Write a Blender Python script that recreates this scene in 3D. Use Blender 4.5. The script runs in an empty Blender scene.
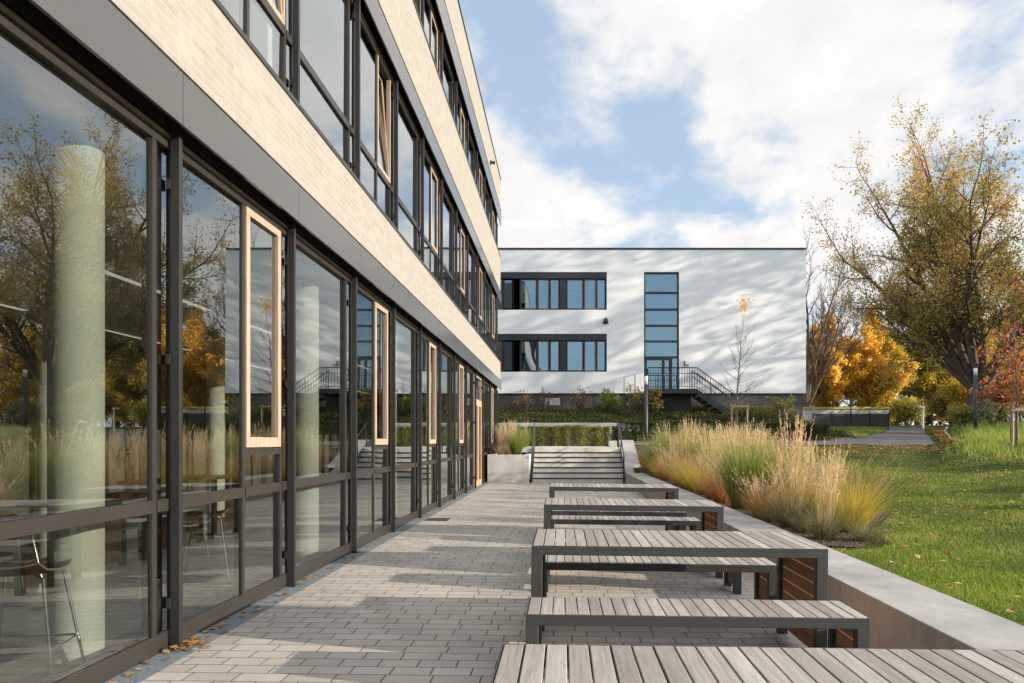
import bpy, math, random
import numpy as np
from mathutils import Vector, Matrix

S = bpy.context.scene
C = S.collection
R = math.radians
rng = np.random.default_rng(7)
random.seed(7)

# ------------------------------------------------------------------ materials
def new_mat(name):
    m = bpy.data.materials.new(name); m.use_nodes = True
    nt = m.node_tree; nt.nodes.clear()
    out = nt.nodes.new('ShaderNodeOutputMaterial')
    return m, nt, out

class N:
    """tiny node helper"""
    def __init__(s, nt): s.nt = nt
    def __call__(s, typ, **kw):
        n = s.nt.nodes.new(typ)
        for k, v in kw.items():
            if k.startswith('i_'):
                key = k[2:]
                key = int(key) if key.isdigit() else key.replace('_', ' ')
                if hasattr(v, 'is_output'): s.nt.links.new(v, n.inputs[key])
                else: n.inputs[key].default_value = v
            else: setattr(n, k, v)
        return n
    def link(s, a, b): s.nt.links.new(a, b)
    def ramp(s, fac, stops, interp='LINEAR'):
        n = s.nt.nodes.new('ShaderNodeValToRGB'); n.color_ramp.interpolation = interp
        e = n.color_ramp.elements
        while len(e) < len(stops): e.new(0.5)
        for el, (p, c) in zip(e, stops):
            el.position = p; el.color = (c[0], c[1], c[2], 1) if len(c) == 3 else c
        s.nt.links.new(fac, n.inputs[0]); return n.outputs[0]
    def math(s, op, a, b=None, c=None, clamp=False):
        n = s.nt.nodes.new('ShaderNodeMath'); n.operation = op; n.use_clamp = clamp
        for i, v in enumerate((a, b, c)):
            if v is None: continue
            if hasattr(v, 'is_output'): s.nt.links.new(v, n.inputs[i])
            else: n.inputs[i].default_value = v
        return n.outputs[0]
    def mix(s, fac, a, b, mode='MIX'):
        n = s.nt.nodes.new('ShaderNodeMix'); n.data_type = 'RGBA'; n.blend_type = mode
        for i, v in ((0, fac), (6, a), (7, b)):
            if hasattr(v, 'is_output'): s.nt.links.new(v, n.inputs[i])
            elif i == 0: n.inputs[0].default_value = v
            else: n.inputs[i].default_value = (v[0], v[1], v[2], 1)
        return n.outputs[2]
    def noise(s, vec, scale, detail=4, rough=.55):
        n = s.nt.nodes.new('ShaderNodeTexNoise')
        if vec is not None: s.nt.links.new(vec, n.inputs['Vector'])
        n.inputs['Scale'].default_value = scale; n.inputs['Detail'].default_value = detail
        n.inputs['Roughness'].default_value = rough
        return n.outputs[0]
    def mapping(s, vec, scale=(1,1,1), loc=(0,0,0)):
        n = s.nt.nodes.new('ShaderNodeMapping'); s.nt.links.new(vec, n.inputs[0])
        n.inputs['Scale'].default_value = scale; n.inputs['Location'].default_value = loc
        return n.outputs[0]
    def bump(s, h, strength=.3, dist=.01):
        n = s.nt.nodes.new('ShaderNodeBump'); s.nt.links.new(h, n.inputs['Height'])
        n.inputs['Strength'].default_value = strength; n.inputs['Distance'].default_value = dist
        return n.outputs[0]
    def pos(s): return s.nt.nodes.new('ShaderNodeNewGeometry').outputs['Position']
    def obj(s): return s.nt.nodes.new('ShaderNodeTexCoord').outputs['Object']
    def island(s): return s.nt.nodes.new('ShaderNodeNewGeometry').outputs['Random Per Island']
    def attr(s, name):
        n = s.nt.nodes.new('ShaderNodeAttribute'); n.attribute_name = name; return n.outputs['Fac']

def bsdf(n, out, color, rough=.6, metal=0., normal=None, spec=.5, coat=0.):
    p = n('ShaderNodeBsdfPrincipled')
    for key, v in (('Base Color', color), ('Roughness', rough), ('Metallic', metal), ('Specular IOR Level', spec), ('Coat Weight', coat)):
        if hasattr(v, 'is_output'): n.link(v, p.inputs[key])
        elif key == 'Base Color': p.inputs[key].default_value = (v[0], v[1], v[2], 1)
        else: p.inputs[key].default_value = v
    if normal is not None: n.link(normal, p.inputs['Normal'])
    if out is not None: n.link(p.outputs[0], out.inputs[0])
    return p

def plain(name, color, rough=.6, metal=0., var=.12, scale=6., spec=.5, bump=0., bscale=80., coat=0.):
    m, nt, out = new_mat(name); n = N(nt)
    f = n.noise(n.pos(), scale, 5)
    lo = tuple(c*(1-var) for c in color); hi = tuple(min(1, c*(1+var)) for c in color)
    col = n.ramp(f, [(.3, lo), (.7, hi)])
    nor = n.bump(n.noise(n.pos(), bscale, 3), bump, .004) if bump else None
    r2 = n.math('ADD', rough-.06, n.math('MULTIPLY', n.noise(n.pos(), scale*2.3, 4), .12))
    bsdf(n, out, col, r2, metal, nor, spec, coat)
    return m

def leaf_mat(name, stops, trans=.35, rough=.6):
    m, nt, out = new_mat(name); n = N(nt)
    col = n.ramp(n.attr('rnd'), stops)
    p = bsdf(n, None, col, rough, 0, None, .25)
    t = n('ShaderNodeBsdfTranslucent'); n.link(n.mix(1., col, (1.5, 1.35, .9), 'MULTIPLY'), t.inputs[0])
    mx = n('ShaderNodeMixShader'); mx.inputs[0].default_value = trans
    n.link(p.outputs[0], mx.inputs[1]); n.link(t.outputs[0], mx.inputs[2]); n.link(mx.outputs[0], out.inputs[0])
    return m

def glass_mat(name, base, gain, tint=(.80, .86, .82), power=3.2, wob=0., refl=(.93, .96, .97)):
    m, nt, out = new_mat(name); n = N(nt)
    ge = n('ShaderNodeNewGeometry')
    dt = n('ShaderNodeVectorMath', operation='DOT_PRODUCT'); n.link(ge.outputs['Normal'], dt.inputs[0]); n.link(ge.outputs['Incoming'], dt.inputs[1])
    c = n.math('ABSOLUTE', dt.outputs['Value'])
    f = n.math('ADD', n.math('MULTIPLY', n.math('POWER', n.math('SUBTRACT', 1., c, clamp=True), power), gain), base, clamp=True)
    f = n.math('MULTIPLY', f, n.math('SUBTRACT', 1., ge.outputs['Backfacing']))   # one mirror layer: the outer face
    t = n('ShaderNodeBsdfTransparent'); t.inputs[0].default_value = (*tint, 1)
    g = n('ShaderNodeBsdfGlossy'); g.inputs['Roughness'].default_value = 0.
    g.inputs[0].default_value = (*refl, 1)
    if wob:
        n.link(n.bump(n.noise(n.pos(), .55, 1), wob, .05), g.inputs['Normal'])
    mx = n('ShaderNodeMixShader'); n.link(f, mx.inputs[0]); n.link(t.outputs[0], mx.inputs[1]); n.link(g.outputs[0], mx.inputs[2])
    n.link(mx.outputs[0], out.inputs[0]); return m

def brick_mat():
    m, nt, out = new_mat('cream_brick'); n = N(nt)
    sp = n('ShaderNodeSeparateXYZ'); n.link(n.pos(), sp.inputs[0])
    cb = n('ShaderNodeCombineXYZ'); n.link(n.math('ADD', sp.outputs[1], sp.outputs[0]), cb.inputs[0]); n.link(sp.outputs[2], cb.inputs[1])
    b = n('ShaderNodeTexBrick'); n.link(cb.outputs[0], b.inputs['Vector'])
    b.inputs['Color1'].default_value = (.345, .318, .285, 1); b.inputs['Color2'].default_value = (.285, .26, .23, 1)
    b.inputs['Mortar'].default_value = (.40, .38, .345, 1)
    b.inputs['Scale'].default_value = 1; b.inputs['Mortar Size'].default_value = .0058
    b.inputs['Brick Width'].default_value = .30; b.inputs['Row Height'].default_value = .063
    b.offset = .5; b.inputs['Mortar Smooth'].default_value = .3
    no = n.noise(n.pos(), 9, 5)
    col = n.mix(.35, b.outputs[0], n.ramp(no, [(.3, (.235, .212, .187)), (.7, (.35, .325, .29))]))
    h = n.math('ADD', n.math('MULTIPLY', b.outputs['Fac'], -1.), n.math('MULTIPLY', n.noise(n.pos(), 120, 3), .4))
    bsdf(n, out, col, .85, 0, n.bump(h, .5, .006), .3)
    return m

def paving_mat():
    m, nt, out = new_mat('concrete_pavers'); n = N(nt)
    b = n('ShaderNodeTexBrick'); n.link(n.mapping(n.pos(), loc=(.07, .03, 0)), b.inputs['Vector'])
    b.inputs['Color1'].default_value = (.0, .0, .0, 1); b.inputs['Color2'].default_value = (1, 1, 1, 1)
    b.inputs['Mortar'].default_value = (.5, .5, .5, 1)
    b.inputs['Scale'].default_value = 1; b.inputs['Mortar Size'].default_value = .0042
    b.inputs['Brick Width'].default_value = .245; b.inputs['Row Height'].default_value = .143
    b.inputs['Mortar Smooth'].default_value = .15; b.offset = .45; b.offset_frequency = 2; b.squash = 1.18; b.squash_frequency = 4
    per = b.outputs[0]
    base = n.ramp(per, [(.0, (.36, .325, .285)), (.35, (.42, .38, .335)), (.7, (.46, .42, .37)), (1., (.52, .475, .42))])
    fine = n.noise(n.pos(), 130, 4, .7)
    big = n.noise(n.pos(), 1.1, 5)
    col = n.mix(.4, base, n.ramp(fine, [(.3, (.30, .27, .235)), (.7, (.56, .51, .45))]))
    col = n.mix(n.ramp(big, [(.42, (0, 0, 0)), (.72, (.5, .5, .5))]), col, (.21, .19, .165))
    moss = n.ramp(n.noise(n.pos(), 1.7, 3), [(.47, (.05, .044, .036)), (.58, (.06, .08, .02))])
    col = n.mix(b.outputs['Fac'], col, moss)
    h = n.math('ADD', n.math('MULTIPLY', b.outputs['Fac'], -1.5), n.math('MULTIPLY', fine, .25))
    h = n.math('ADD', h, n.math('MULTIPLY', per, .25))
    bsdf(n, out, col, n.ramp(fine, [(.2, (.62,)*3), (.8, (.85,)*3)]), 0, n.bump(h, .55, .006), .35)
    return m

def slat_mat(name, stops, axis):
    m, nt, out = new_mat(name); n = N(nt)
    isl = n.island()
    off = n('ShaderNodeCombineXYZ'); 
    for i in range(3): n.link(n.math('MULTIPLY', isl, 37. + 11*i), off.inputs[i])
    va = n('ShaderNodeVectorMath', operation='ADD'); n.link(n.obj(), va.inputs[0]); n.link(off.outputs[0], va.inputs[1])
    sc = [70, 70, 70]; sc[axis] = 3.2
    g = n.noise(n.mapping(va.outputs[0], scale=sc), 1., 5, .65)
    sc2 = [16, 16, 16]; sc2[axis] = 1.4
    w = n('ShaderNodeTexNoise'); n.link(n.mapping(va.outputs[0], scale=sc2), w.inputs[0]); w.inputs['Scale'].default_value = 1; w.inputs['Detail'].default_value = 3; w.inputs['Distortion'].default_value = .8
    ring = n.math('FRACT', n.math('MULTIPLY', w.outputs[0], 7.))
    base = n.ramp(isl, stops)
    col = n.mix(1., base, n.ramp(g, [(.28, (.72, .70, .68)), (.5, (.97, .97, .97)), (.75, (1.18, 1.17, 1.15))]), 'MULTIPLY')
    col = n.mix(1., col, n.ramp(ring, [(0., (.88, .87, .86)), (.25, (1, 1, 1)), (.9, (1.03, 1.03, 1.02)), (1., (.88, .87, .86))]), 'MULTIPLY')
    bsdf(n, out, col, .75, 0, n.bump(g, .35, .003), .3)
    return m

def concrete_mat(name, lo, hi, seams=None):
    m, nt, out = new_mat(name); n = N(nt)
    a = n.noise(n.pos(), 1.6, 6, .65); f = n.noise(n.pos(), 45, 4, .7)
    col = n.ramp(n.math('ADD', n.math('MULTIPLY', a, .75), n.math('MULTIPLY', f, .25)), [(.33, lo), (.66, hi)])
    st = n.noise(n.mapping(n.pos(), scale=(5, 5, .5)), 1.3, 4)
    col = n.mix(n.ramp(st, [(.5, (0,)*3), (.75, (.3,)*3)]), col, tuple(c*.55 for c in lo))
    v = n('ShaderNodeTexVoronoi'); n.link(n.pos(), v.inputs['Vector']); v.inputs['Scale'].default_value = 26.
    pit = n.ramp(v.outputs['Distance'], [(.05, (0, 0, 0)), (.1, (1, 1, 1))])
    h = n.math('ADD', n.math('MULTIPLY', f, .5), n.math('MULTIPLY', pit, .35))
    bsdf(n, out, col, .8, 0, n.bump(h, .25, .004), .3)
    return m

def ground_mat():
    m, nt, out = new_mat('lawn_soil'); n = N(nt)
    a = n.noise(n.pos(), .8, 6, .6); f = n.noise(n.pos(), 30, 4, .7)
    col = n.ramp(a, [(.3, (.030, .048, .010)), (.5, (.050, .072, .014)), (.7, (.085, .088, .024))])
    col = n.mix(n.ramp(f, [(.35, (0,)*3), (.65, (.6,)*3)]), col, (.035, .040, .012))
    bsdf(n, out, col, .95, 0, n.bump(f, .8, .03), .1)
    return m

def asphalt_mat():
    m, nt, out = new_mat('asphalt'); n = N(nt)
    a = n.noise(n.pos(), .7, 5); f = n.noise(n.pos(), 60, 3, .7)
    col = n.ramp(n.math('ADD', n.math('MULTIPLY', a, .6), n.math('MULTIPLY', f, .4)), [(.35, (.085, .08, .082)), (.65, (.14, .132, .134))])
    bsdf(n, out, col, .9, 0, n.bump(f, .4, .005), .2)
    return m

def soil_mat():
    m, nt, out = new_mat('mulch'); n = N(nt)
    f = n.noise(n.pos(), 40, 5, .75)
    v = n('ShaderNodeTexVoronoi'); n.link(n.pos(), v.inputs['Vector']); v.inputs['Scale'].default_value = 28
    col = n.ramp(n.math('ADD', n.math('MULTIPLY', f, .5), n.math('MULTIPLY', v.outputs['Distance'], .6)), [(.25, (.028, .020, .014)), (.55, (.085, .06, .042)), (.8, (.17, .13, .10))])
    bsdf(n, out, col, .95, 0, n.bump(v.outputs['Distance'], .9, .03), .1)
    return m

M = {}
M['brick'] = brick_mat()
M['paving'] = paving_mat()
M['slat'] = slat_mat('weathered_slats', [(0, (.25, .225, .205)), (.4, (.32, .292, .27)), (.7, (.36, .33, .305)), (1, (.43, .40, .375))], 1)
M['board'] = slat_mat('brown_boards', [(0, (.34, .185, .105)), (.5, (.42, .23, .13)), (1, (.50, .29, .17))], 1)
M['sash'] = slat_mat('pale_wood_sash', [(0, (.39, .285, .215)), (1, (.44, .325, .25))], 2)
M['doorwood'] = slat_mat('brown_door_wood', [(0, (.42, .25, .16)), (1, (.52, .33, .21))], 2)
M['stake'] = slat_mat('grey_stakes', [(0, (.30, .22, .16)), (1, (.38, .29, .21))], 2)
M['steel'] = plain('dark_grey_steel', (.048, .047, .044), .5, .0, .10, 12, .45, .08, 300)
M['frame'] = plain('bronze_aluminium', (.048, .043, .039), .42, .35, .08, 3, .5)
M['rail'] = plain('dark_guide_rail', (.032, .031, .031), .45, .3, .08, 3, .5)
M['fascia'] = plain('grey_metal_panel', (.15, .145, .14), .22, .6, .03, .8, .5)
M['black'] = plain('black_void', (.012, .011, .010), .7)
M['blindrail'] = plain('beige_blind_rail', (.24, .19, .15), .5, .2)
M['kerb'] = concrete_mat('kerb_concrete', (.26, .253, .243), (.44, .43, .415))
M['planter'] = concrete_mat('planter_concrete', (.50, .485, .45), (.66, .64, .60))
M['step'] = concrete_mat('step_concrete', (.50, .475, .43), (.68, .65, .59))
M['column'] = concrete_mat('column_concrete', (.43, .425, .385), (.52, .515, .475))
M['strip'] = plain('blue_grey_gravel_strip', (.16, .185, .20), .85, 0, .35, 60, .3, .6, 90)
M['plaster'] = plain('white_plaster', (.90, .90, .905), .9, 0, .02, 3, .3, .15, 60)
M['plinth'] = plain('dark_plinth', (.075, .069, .066), .7, 0, .2, 2)
M['dark'] = plain('anthracite', (.035, .037, .042), .5, .2, .1, 4)
M['redframe'] = plain('red_brown_frame', (.16, .08, .06), .5)
M['glass'] = glass_mat('facade_glass', .235, .765, (.82, .85, .815), wob=.05)
M['glass2'] = glass_mat('far_glass', .42, .5, (.62, .68, .72), refl=(.70, .90, 1.0), wob=.25)
M['glassup'] = glass_mat('upper_glass', .36, .64, (.85,.9,.88), wob=.05)
M['floor'] = plain('interior_floor', (.19, .19, .175), .35, 0, .06, 2)
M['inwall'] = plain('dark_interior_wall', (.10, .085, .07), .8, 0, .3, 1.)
M['inwhite'] = plain('interior_plaster', (.55, .55, .52), .9)
M['ground'] = ground_mat()
M['asphalt'] = asphalt_mat()
M['soil'] = soil_mat()
M['bark'] = plain('brown_bark', (.13, .10, .078), .95, 0, .4, 5, .2, .9, 22)
M['barkpale'] = plain('pale_bark', (.19, .155, .12), .9, 0, .3, 8, .2, .6, 40)
M['chrome'] = plain('chrome', (.55, .55, .55), .2, 1.)
M['seat'] = plain('black_seat', (.025, .022, .02), .4)
M['ply'] = plain('plywood_edge', (.22, .15, .09), .5)
M['tabletop'] = plain('dark_tabletop', (.05, .045, .04), .3)
M['lamp'] = plain('white_lamp_glass', (.8, .8, .78), .4)
M['yellow'] = plain('ochre_edge', (.55, .45, .10), .7)
M['redwood'] = plain('red_brown_strip', (.09, .04, .035), .8)
M['whitepaint'] = plain('white_paint', (.7, .7, .69), .7)
def emit_mat():
    m, nt, out = new_mat('ceiling_light_glow'); n = N(nt)
    e = n('ShaderNodeEmission'); e.inputs[0].default_value = (1, .95, .85, 1); e.inputs[1].default_value = .4
    n.link(e.outputs[0], out.inputs[0]); return m
M['glow'] = emit_mat()
M['grass'] = leaf_mat('grass_blades', [(0, (.07, .135, .015)), (.35, (.17, .28, .03)), (.7, (.31, .38, .055)), (1, (.50, .47, .16))], .3)
M['meadow'] = leaf_mat('meadow_blades', [(0, (0.107, 0.195, 0.033)), (.6, (0.232, 0.325, 0.057)), (1, (0.500, 0.455, 0.163))], .35)
M['maple'] = leaf_mat('maple_leaves', [(0, (.25, .23, .07)), (.35, (.41, .335, .12)), (.7, (.54, .40, .155)), (1, (.60, .38, .16))], .4)
M['maple_green'] = leaf_mat('olive_leaves', [(0, (0.079, 0.092, 0.024)), (.5, (0.166, 0.151, 0.036)), (.85, (0.290, 0.203, 0.051)), (1, (0.446, 0.223, 0.061))], .3)
M['orange'] = leaf_mat('orange_leaves', [(0, (.55, .36, .07)), (.5, (.70, .50, .11)), (1, (.82, .63, .18))], 0.55)
M['yellowleaf'] = leaf_mat('yellow_leaves', [(0, (.28, .24, .04)), (.5, (.46, .37, .06)), (1, (.62, .45, .09))], .45)
M['red'] = leaf_mat('red_leaves', [(0, (.13, .045, .03)), (.5, (.25, .085, .045)), (1, (.34, .15, .08))], .4)
M['peach'] = leaf_mat('peach_leaves', [(0, (.70, .42, .16)), (1, (.82, .60, .32))], .5)
M['hedge'] = leaf_mat('hedge_leaves', [(0, (.11, .125, .025)), (.5, (.25, .255, .05)), (1, (.42, .36, .09))], .3)
M['hedgedark'] = leaf_mat('dark_hedge_leaves', [(0, (0.033, 0.042, 0.016)), (.6, (0.065, 0.072, 0.023)), (1, (0.143, 0.111, 0.039))], .25)
M['cover'] = leaf_mat('ground_cover_leaves', [(0, (0.049, 0.069, 0.022)), (.5, (0.114, 0.122, 0.033)), (.85, (0.227, 0.163, 0.065)), (1, (0.357, 0.227, 0.098))], .25)
M['fallen'] = leaf_mat('fallen_leaf', [(0, (.22, .09, .03)), (.4, (.36, .17, .05)), (.8, (.46, .27, .09)), (1, (.50, .36, .18))], .2)
M['pale'] = leaf_mat('straw_blades', [(0, (.28, .20, .11)), (.5, (.46, .36, .22)), (1, (.60, .49, .33))], .35)
M['plume'] = leaf_mat('pale_plumes', [(0, (.48, .37, .26)), (.5, (.62, .50, .37)), (1, (.74, .63, .50))], .45)
M['gold'] = leaf_mat('golden_blades', [(0, (.22, .26, .03)), (.4, (.37, .36, .05)), (.8, (.50, .36, .09)), (1, (.52, .31, .10))], .4)
M['rust'] = leaf_mat('rusty_blades', [(0, (.24, .11, .05)), (.5, (.40, .20, .09)), (1, (.52, .33, .17))], .35)
M['purple'] = leaf_mat('mauve_plumes', [(0, (.22, .15, .13)), (1, (.42, .32, .27))], .4)
M['green'] = leaf_mat('green_blades', [(0, (.10, .16, .03)), (.5, (.20, .27, .06)), (1, (.36, .36, .13))], .35)
M['greygreen'] = leaf_mat('grey_green_blades', [(0, (0.091, 0.111, 0.052)), (.6, (0.195, 0.195, 0.104)), (1, (0.338, 0.286, 0.182))], .3)

# ------------------------------------------------------------------ mesh helpers
def tag(o, label=None, cat=None, group=None, kind=None):
    if label: o['label'] = label
    if cat: o['category'] = cat
    if group: o['group'] = group
    if kind: o['kind'] = kind
    return o

def link(o, parent=None):
    C.objects.link(o)
    if parent is not None:
        o.parent = parent
        if parent.type == 'EMPTY':
            o.matrix_parent_inverse = Matrix.LocRotScale(parent.location, parent.rotation_euler, parent.scale).inverted()
    return o

def empty(name, loc, label=None, cat=None, group=None):
    o = bpy.data.objects.new(name, None); o.location = loc; o.empty_display_size = .3
    C.objects.link(o); return tag(o, label, cat, group)

class MB:
    def __init__(s): s.v = []; s.f = []
    def box(s, x0, x1, y0, y1, z0, z1):
        b = len(s.v)
        s.v += [(x0,y0,z0),(x1,y0,z0),(x1,y1,z0),(x0,y1,z0),(x0,y0,z1),(x1,y0,z1),(x1,y1,z1),(x0,y1,z1)]
        s.f += [tuple(b+i for i in q) for q in ((0,3,2,1),(4,5,6,7),(0,1,5,4),(1,2,6,5),(2,3,7,6),(3,0,4,7))]
        return s
    def hexa(s, p):            # 8 points in box order
        b = len(s.v); s.v += [tuple(q) for q in p]
        s.f += [tuple(b+i for i in q) for q in ((0,3,2,1),(4,5,6,7),(0,1,5,4),(1,2,6,5),(2,3,7,6),(3,0,4,7))]
        return s
    def tube(s, pts, rad, n=8, cap=True):
        pts = [Vector(p) for p in pts]
        if not hasattr(rad, '__len__'): rad = [rad]*len(pts)
        b = len(s.v); u = None
        for i, p in enumerate(pts):
            d = (pts[min(i+1, len(pts)-1)] - pts[max(i-1, 0)]).normalized()
            if u is None:
                u = d.orthogonal().normalized()
            else:
                u = (u - d*u.dot(d)).normalized()
            w = d.cross(u)
            for k in range(n):
                a = 2*math.pi*k/n
                s.v.append(tuple(p + (u*math.cos(a) + w*math.sin(a))*rad[i]))
        for i in range(len(pts)-1):
            for k in range(n):
                k2 = (k+1) % n
                s.f.append((b+i*n+k, b+i*n+k2, b+(i+1)*n+k2, b+(i+1)*n+k))
        if cap:
            s.f.append(tuple(b+k for k in reversed(range(n)))); e = b+(len(pts)-1)*n
            s.f.append(tuple(e+k for k in range(n)))
        return s
    def prism_x(s, prof, x0, x1):      # profile of (y,z) CCW seen from +x
        b = len(s.v); n = len(prof)
        s.v += [(x0, y, z) for y, z in prof] + [(x1, y, z) for y, z in prof]
        for k in range(n):
            k2 = (k+1) % n; s.f.append((b+k, b+n+k, b+n+k2, b+k2)[::-1])
        s.f.append(tuple(b+k for k in range(n))[::-1]); s.f.append(tuple(b+n+k for k in range(n)))
        return s
    def build(s, name, mat, parent=None, bevel=0., smooth=False):
        me = bpy.data.meshes.new(name); me.from_pydata(s.v, [], s.f); me.update()
        me.materials.append(mat if not isinstance(mat, str) else M[mat])
        o = bpy.data.objects.new(name, me)
        if smooth:
            me.polygons.foreach_set('use_smooth', [True]*len(me.polygons))
        if bevel:
            md = o.modifiers.new('Bevel', 'BEVEL'); md.width = bevel; md.segments = 2; md.limit_method = 'ANGLE'; md.angle_limit = R(40)
        return link(o, parent)

def np_mesh(name, verts, faces, mat, parent=None, rnd=None, smooth=False):
    """faces: (n,k) int array, all same size"""
    me = bpy.data.meshes.new(name); nf, k = faces.shape
    me.vertices.add(len(verts)); me.vertices.foreach_set('co', np.ascontiguousarray(verts, np.float32).ravel())
    me.loops.add(nf*k); me.loops.foreach_set('vertex_index', np.ascontiguousarray(faces, np.int32).ravel())
    me.polygons.add(nf); me.polygons.foreach_set('loop_start', np.arange(0, nf*k, k, dtype=np.int32))
    try: me.polygons.foreach_set('loop_total', np.full(nf, k, np.int32))
    except Exception: pass
    if smooth: me.polygons.foreach_set('use_smooth', np.ones(nf, bool))
    me.update(calc_edges=True)
    if rnd is not None:
        a = me.attributes.new('rnd', 'FLOAT', 'FACE'); a.data.foreach_set('value', np.ascontiguousarray(rnd, np.float32))
    me.materials.append(M[mat] if isinstance(mat, str) else mat)
    o = bpy.data.objects.new(name, me)
    return link(o, parent)

def unit(a): return a/np.maximum(np.linalg.norm(a, axis=-1, keepdims=True), 1e-9)

def leaf_arrays(p, size, rs, up=.35, aspect=.75):
    n = len(p)
    d = unit(rs.normal(size=(n, 3)) + np.array([0, 0, -.35]))
    q = unit(np.cross(d, unit(rs.normal(size=(n, 3)) + np.array([0, 0, up*2]))))
    s = (size*rs.uniform(.55, 1.25, n))[:, None]
    nz = np.cross(d, q)
    v = np.stack([p, p + d*s*.5 + q*s*.5*aspect + nz*s*.12, p + d*s, p + d*s*.5 - q*s*.5*aspect + nz*s*.12], 1)
    return v.reshape(-1, 3), np.arange(4*n).reshape(n, 4)

def blade_arrays(base, az, L, lean, bend, w, k, rs, face=None):
    """tapered curved strips. lean: initial tilt, bend: added tilt along length"""
    n = len(base)
    t = np.linspace(0, 1, k+1)
    out = np.stack([np.cos(az), np.sin(az), np.zeros(n)], 1)
    side_az = az + np.pi/2 + rs.uniform(-1, 1, n)*(1.2 if face is None else face)
    side = np.stack([np.cos(side_az), np.sin(side_az), np.zeros(n)], 1)
    pts = np.zeros((n, k+1, 3)); pts[:, 0] = base
    for i in range(1, k+1):
        ang = lean + bend*(t[i-1]+t[i])/2
        st = (L/k)[:, None]*(out*np.sin(ang)[:, None] + np.array([0, 0, 1])*np.cos(ang)[:, None])
        pts[:, i] = pts[:, i-1] + st
    ww = (w[:, None]*(1-.88*t[None, :]**1.4))[:, :, None]*.5
    v = np.stack([pts - side[:, None]*ww, pts + side[:, None]*ww], 2).reshape(n, -1, 3)
    fi = []
    for i in range(k): fi.append([2*i, 2*i+1, 2*i+3, 2*i+2])
    f = (np.array(fi)[None] + (np.arange(n)*(2*(k+1)))[:, None, None]).reshape(-1, 4)
    return v.reshape(-1, 3), f, pts

def smooth(x, a, b):
    t = np.clip((np.asarray(x, float)-a)/(b-a), 0, 1); return t*t*(3-2*t)

# ------------------------------------------------------------------ terrain
EY = [-300, 6, 12, 20, 26, 30, 36, 42, 48, 60, 90, 700]
EZ = [.30, .30, .48, .84, 1.19, 1.40, 1.78, 2.13, 2.45, 2.8, 3.1, 4.2]
def east(x, y):
    h = np.interp(y, EY, EZ)
    lo = np.interp(y, [22.6, 26, 27], [.30, 1.18, 1.24])
    h = np.where(y < 27, lo + (h-lo)*smooth(x, 2.8, 7.5), h)
    h = h + .45*smooth(x - (.56*y - .6), 0, 2.0)*smooth(y, 12, 20)*(1-smooth(y, 44, 60))
    h = h + .02*np.sin(x*1.3+y*.7)*smooth(x, 4, 6) + .015*np.sin(x*2.9-y*1.9)*smooth(x, 4, 6)
    return h
def bank(x, y):
    return np.interp(y, [29.5, 31.0, 32.4, 35.4, 60, 700], [.2, 1.3, 2.20, 3.02, 3.05, 4.2])
def ground_z(x, y):
    x = np.asarray(x, float); y = np.asarray(y, float)
    e = east(x, y)
    b = np.maximum(e, bank(x, y))
    wgt = 1 - smooth(x, 9.5, 14.5)
    e2 = e*(1-wgt) + b*wgt
    up = np.where(y < 32.2, 1.16, np.maximum(1.16, bank(x, y)))
    w = np.where(y < 25.35, -.12, up)
    return np.where(x < 2.40, w, e2)
def paving_z(x): return .03 - .012*(x + 2.65)

xs = np.unique(np.concatenate([[-500, -250, -120, -60, -30, -15, -8, -4, -2.6, -1, 0, 1, 2, 2.395, 2.405, 2.6, 3], np.arange(3.5, 32, .5), [34, 38, 45, 60, 90, 150, 300, 500]]))
ys = np.unique(np.concatenate([[-300, -120, -50, -20, -8, 0], np.arange(2, 24, .5), [24, 24.5, 25, 25.34, 25.36], np.arange(25.5, 32, .5), [32.19, 32.21], np.arange(32.5, 62, .5), [65, 70, 80, 95, 120, 170, 250, 400, 700]]))
XX, YY = np.meshgrid(xs, ys)
V = np.stack([XX, YY, ground_z(XX, YY)], -1).reshape(-1, 3)
nx, ny = len(xs), len(ys)
ii = (np.arange(ny-1)[:, None]*nx + np.arange(nx-1)[None]).ravel()
F = np.stack([ii, ii+1, ii+nx+1, ii+nx], 1)
g = np_mesh('ground', V, F, 'ground', smooth=False); tag(g, kind='structure', label='grassy ground rising gently away from the terrace')

def drape(name, poly, mat, dz, step=.5, cuts=None):
    """a sheet over the terrain clipped to a polygon (grid cells kept whose centre is inside, rim snapped)"""
    P = np.array(poly)
    import bmesh
    bm = bmesh.new()
    bm.faces.new([bm.verts.new((x, y, 0)) for x, y in poly])
    bmesh.ops.triangulate(bm, faces=bm.faces[:])
    x0, y0 = P.min(0); x1, y1 = P.max(0)
    for x in np.arange(math.floor(x0/step)*step, x1, step):
        bmesh.ops.bisect_plane(bm, geom=bm.verts[:]+bm.edges[:]+bm.faces[:], plane_co=(x, 0, 0), plane_no=(1, 0, 0))
    for y in np.arange(math.floor(y0/step)*step, y1, step):
        bmesh.ops.bisect_plane(bm, geom=bm.verts[:]+bm.edges[:]+bm.faces[:], plane_co=(0, y, 0), plane_no=(0, 1, 0))
    for v in bm.verts: v.co.z = float(ground_z(v.co.x, v.co.y)) + dz
    me = bpy.data.meshes.new(name); bm.normal_update(); bm.to_mesh(me); bm.free()
    me.materials.append(M[mat]); o = bpy.data.objects.new(name, me); return link(o)

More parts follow.
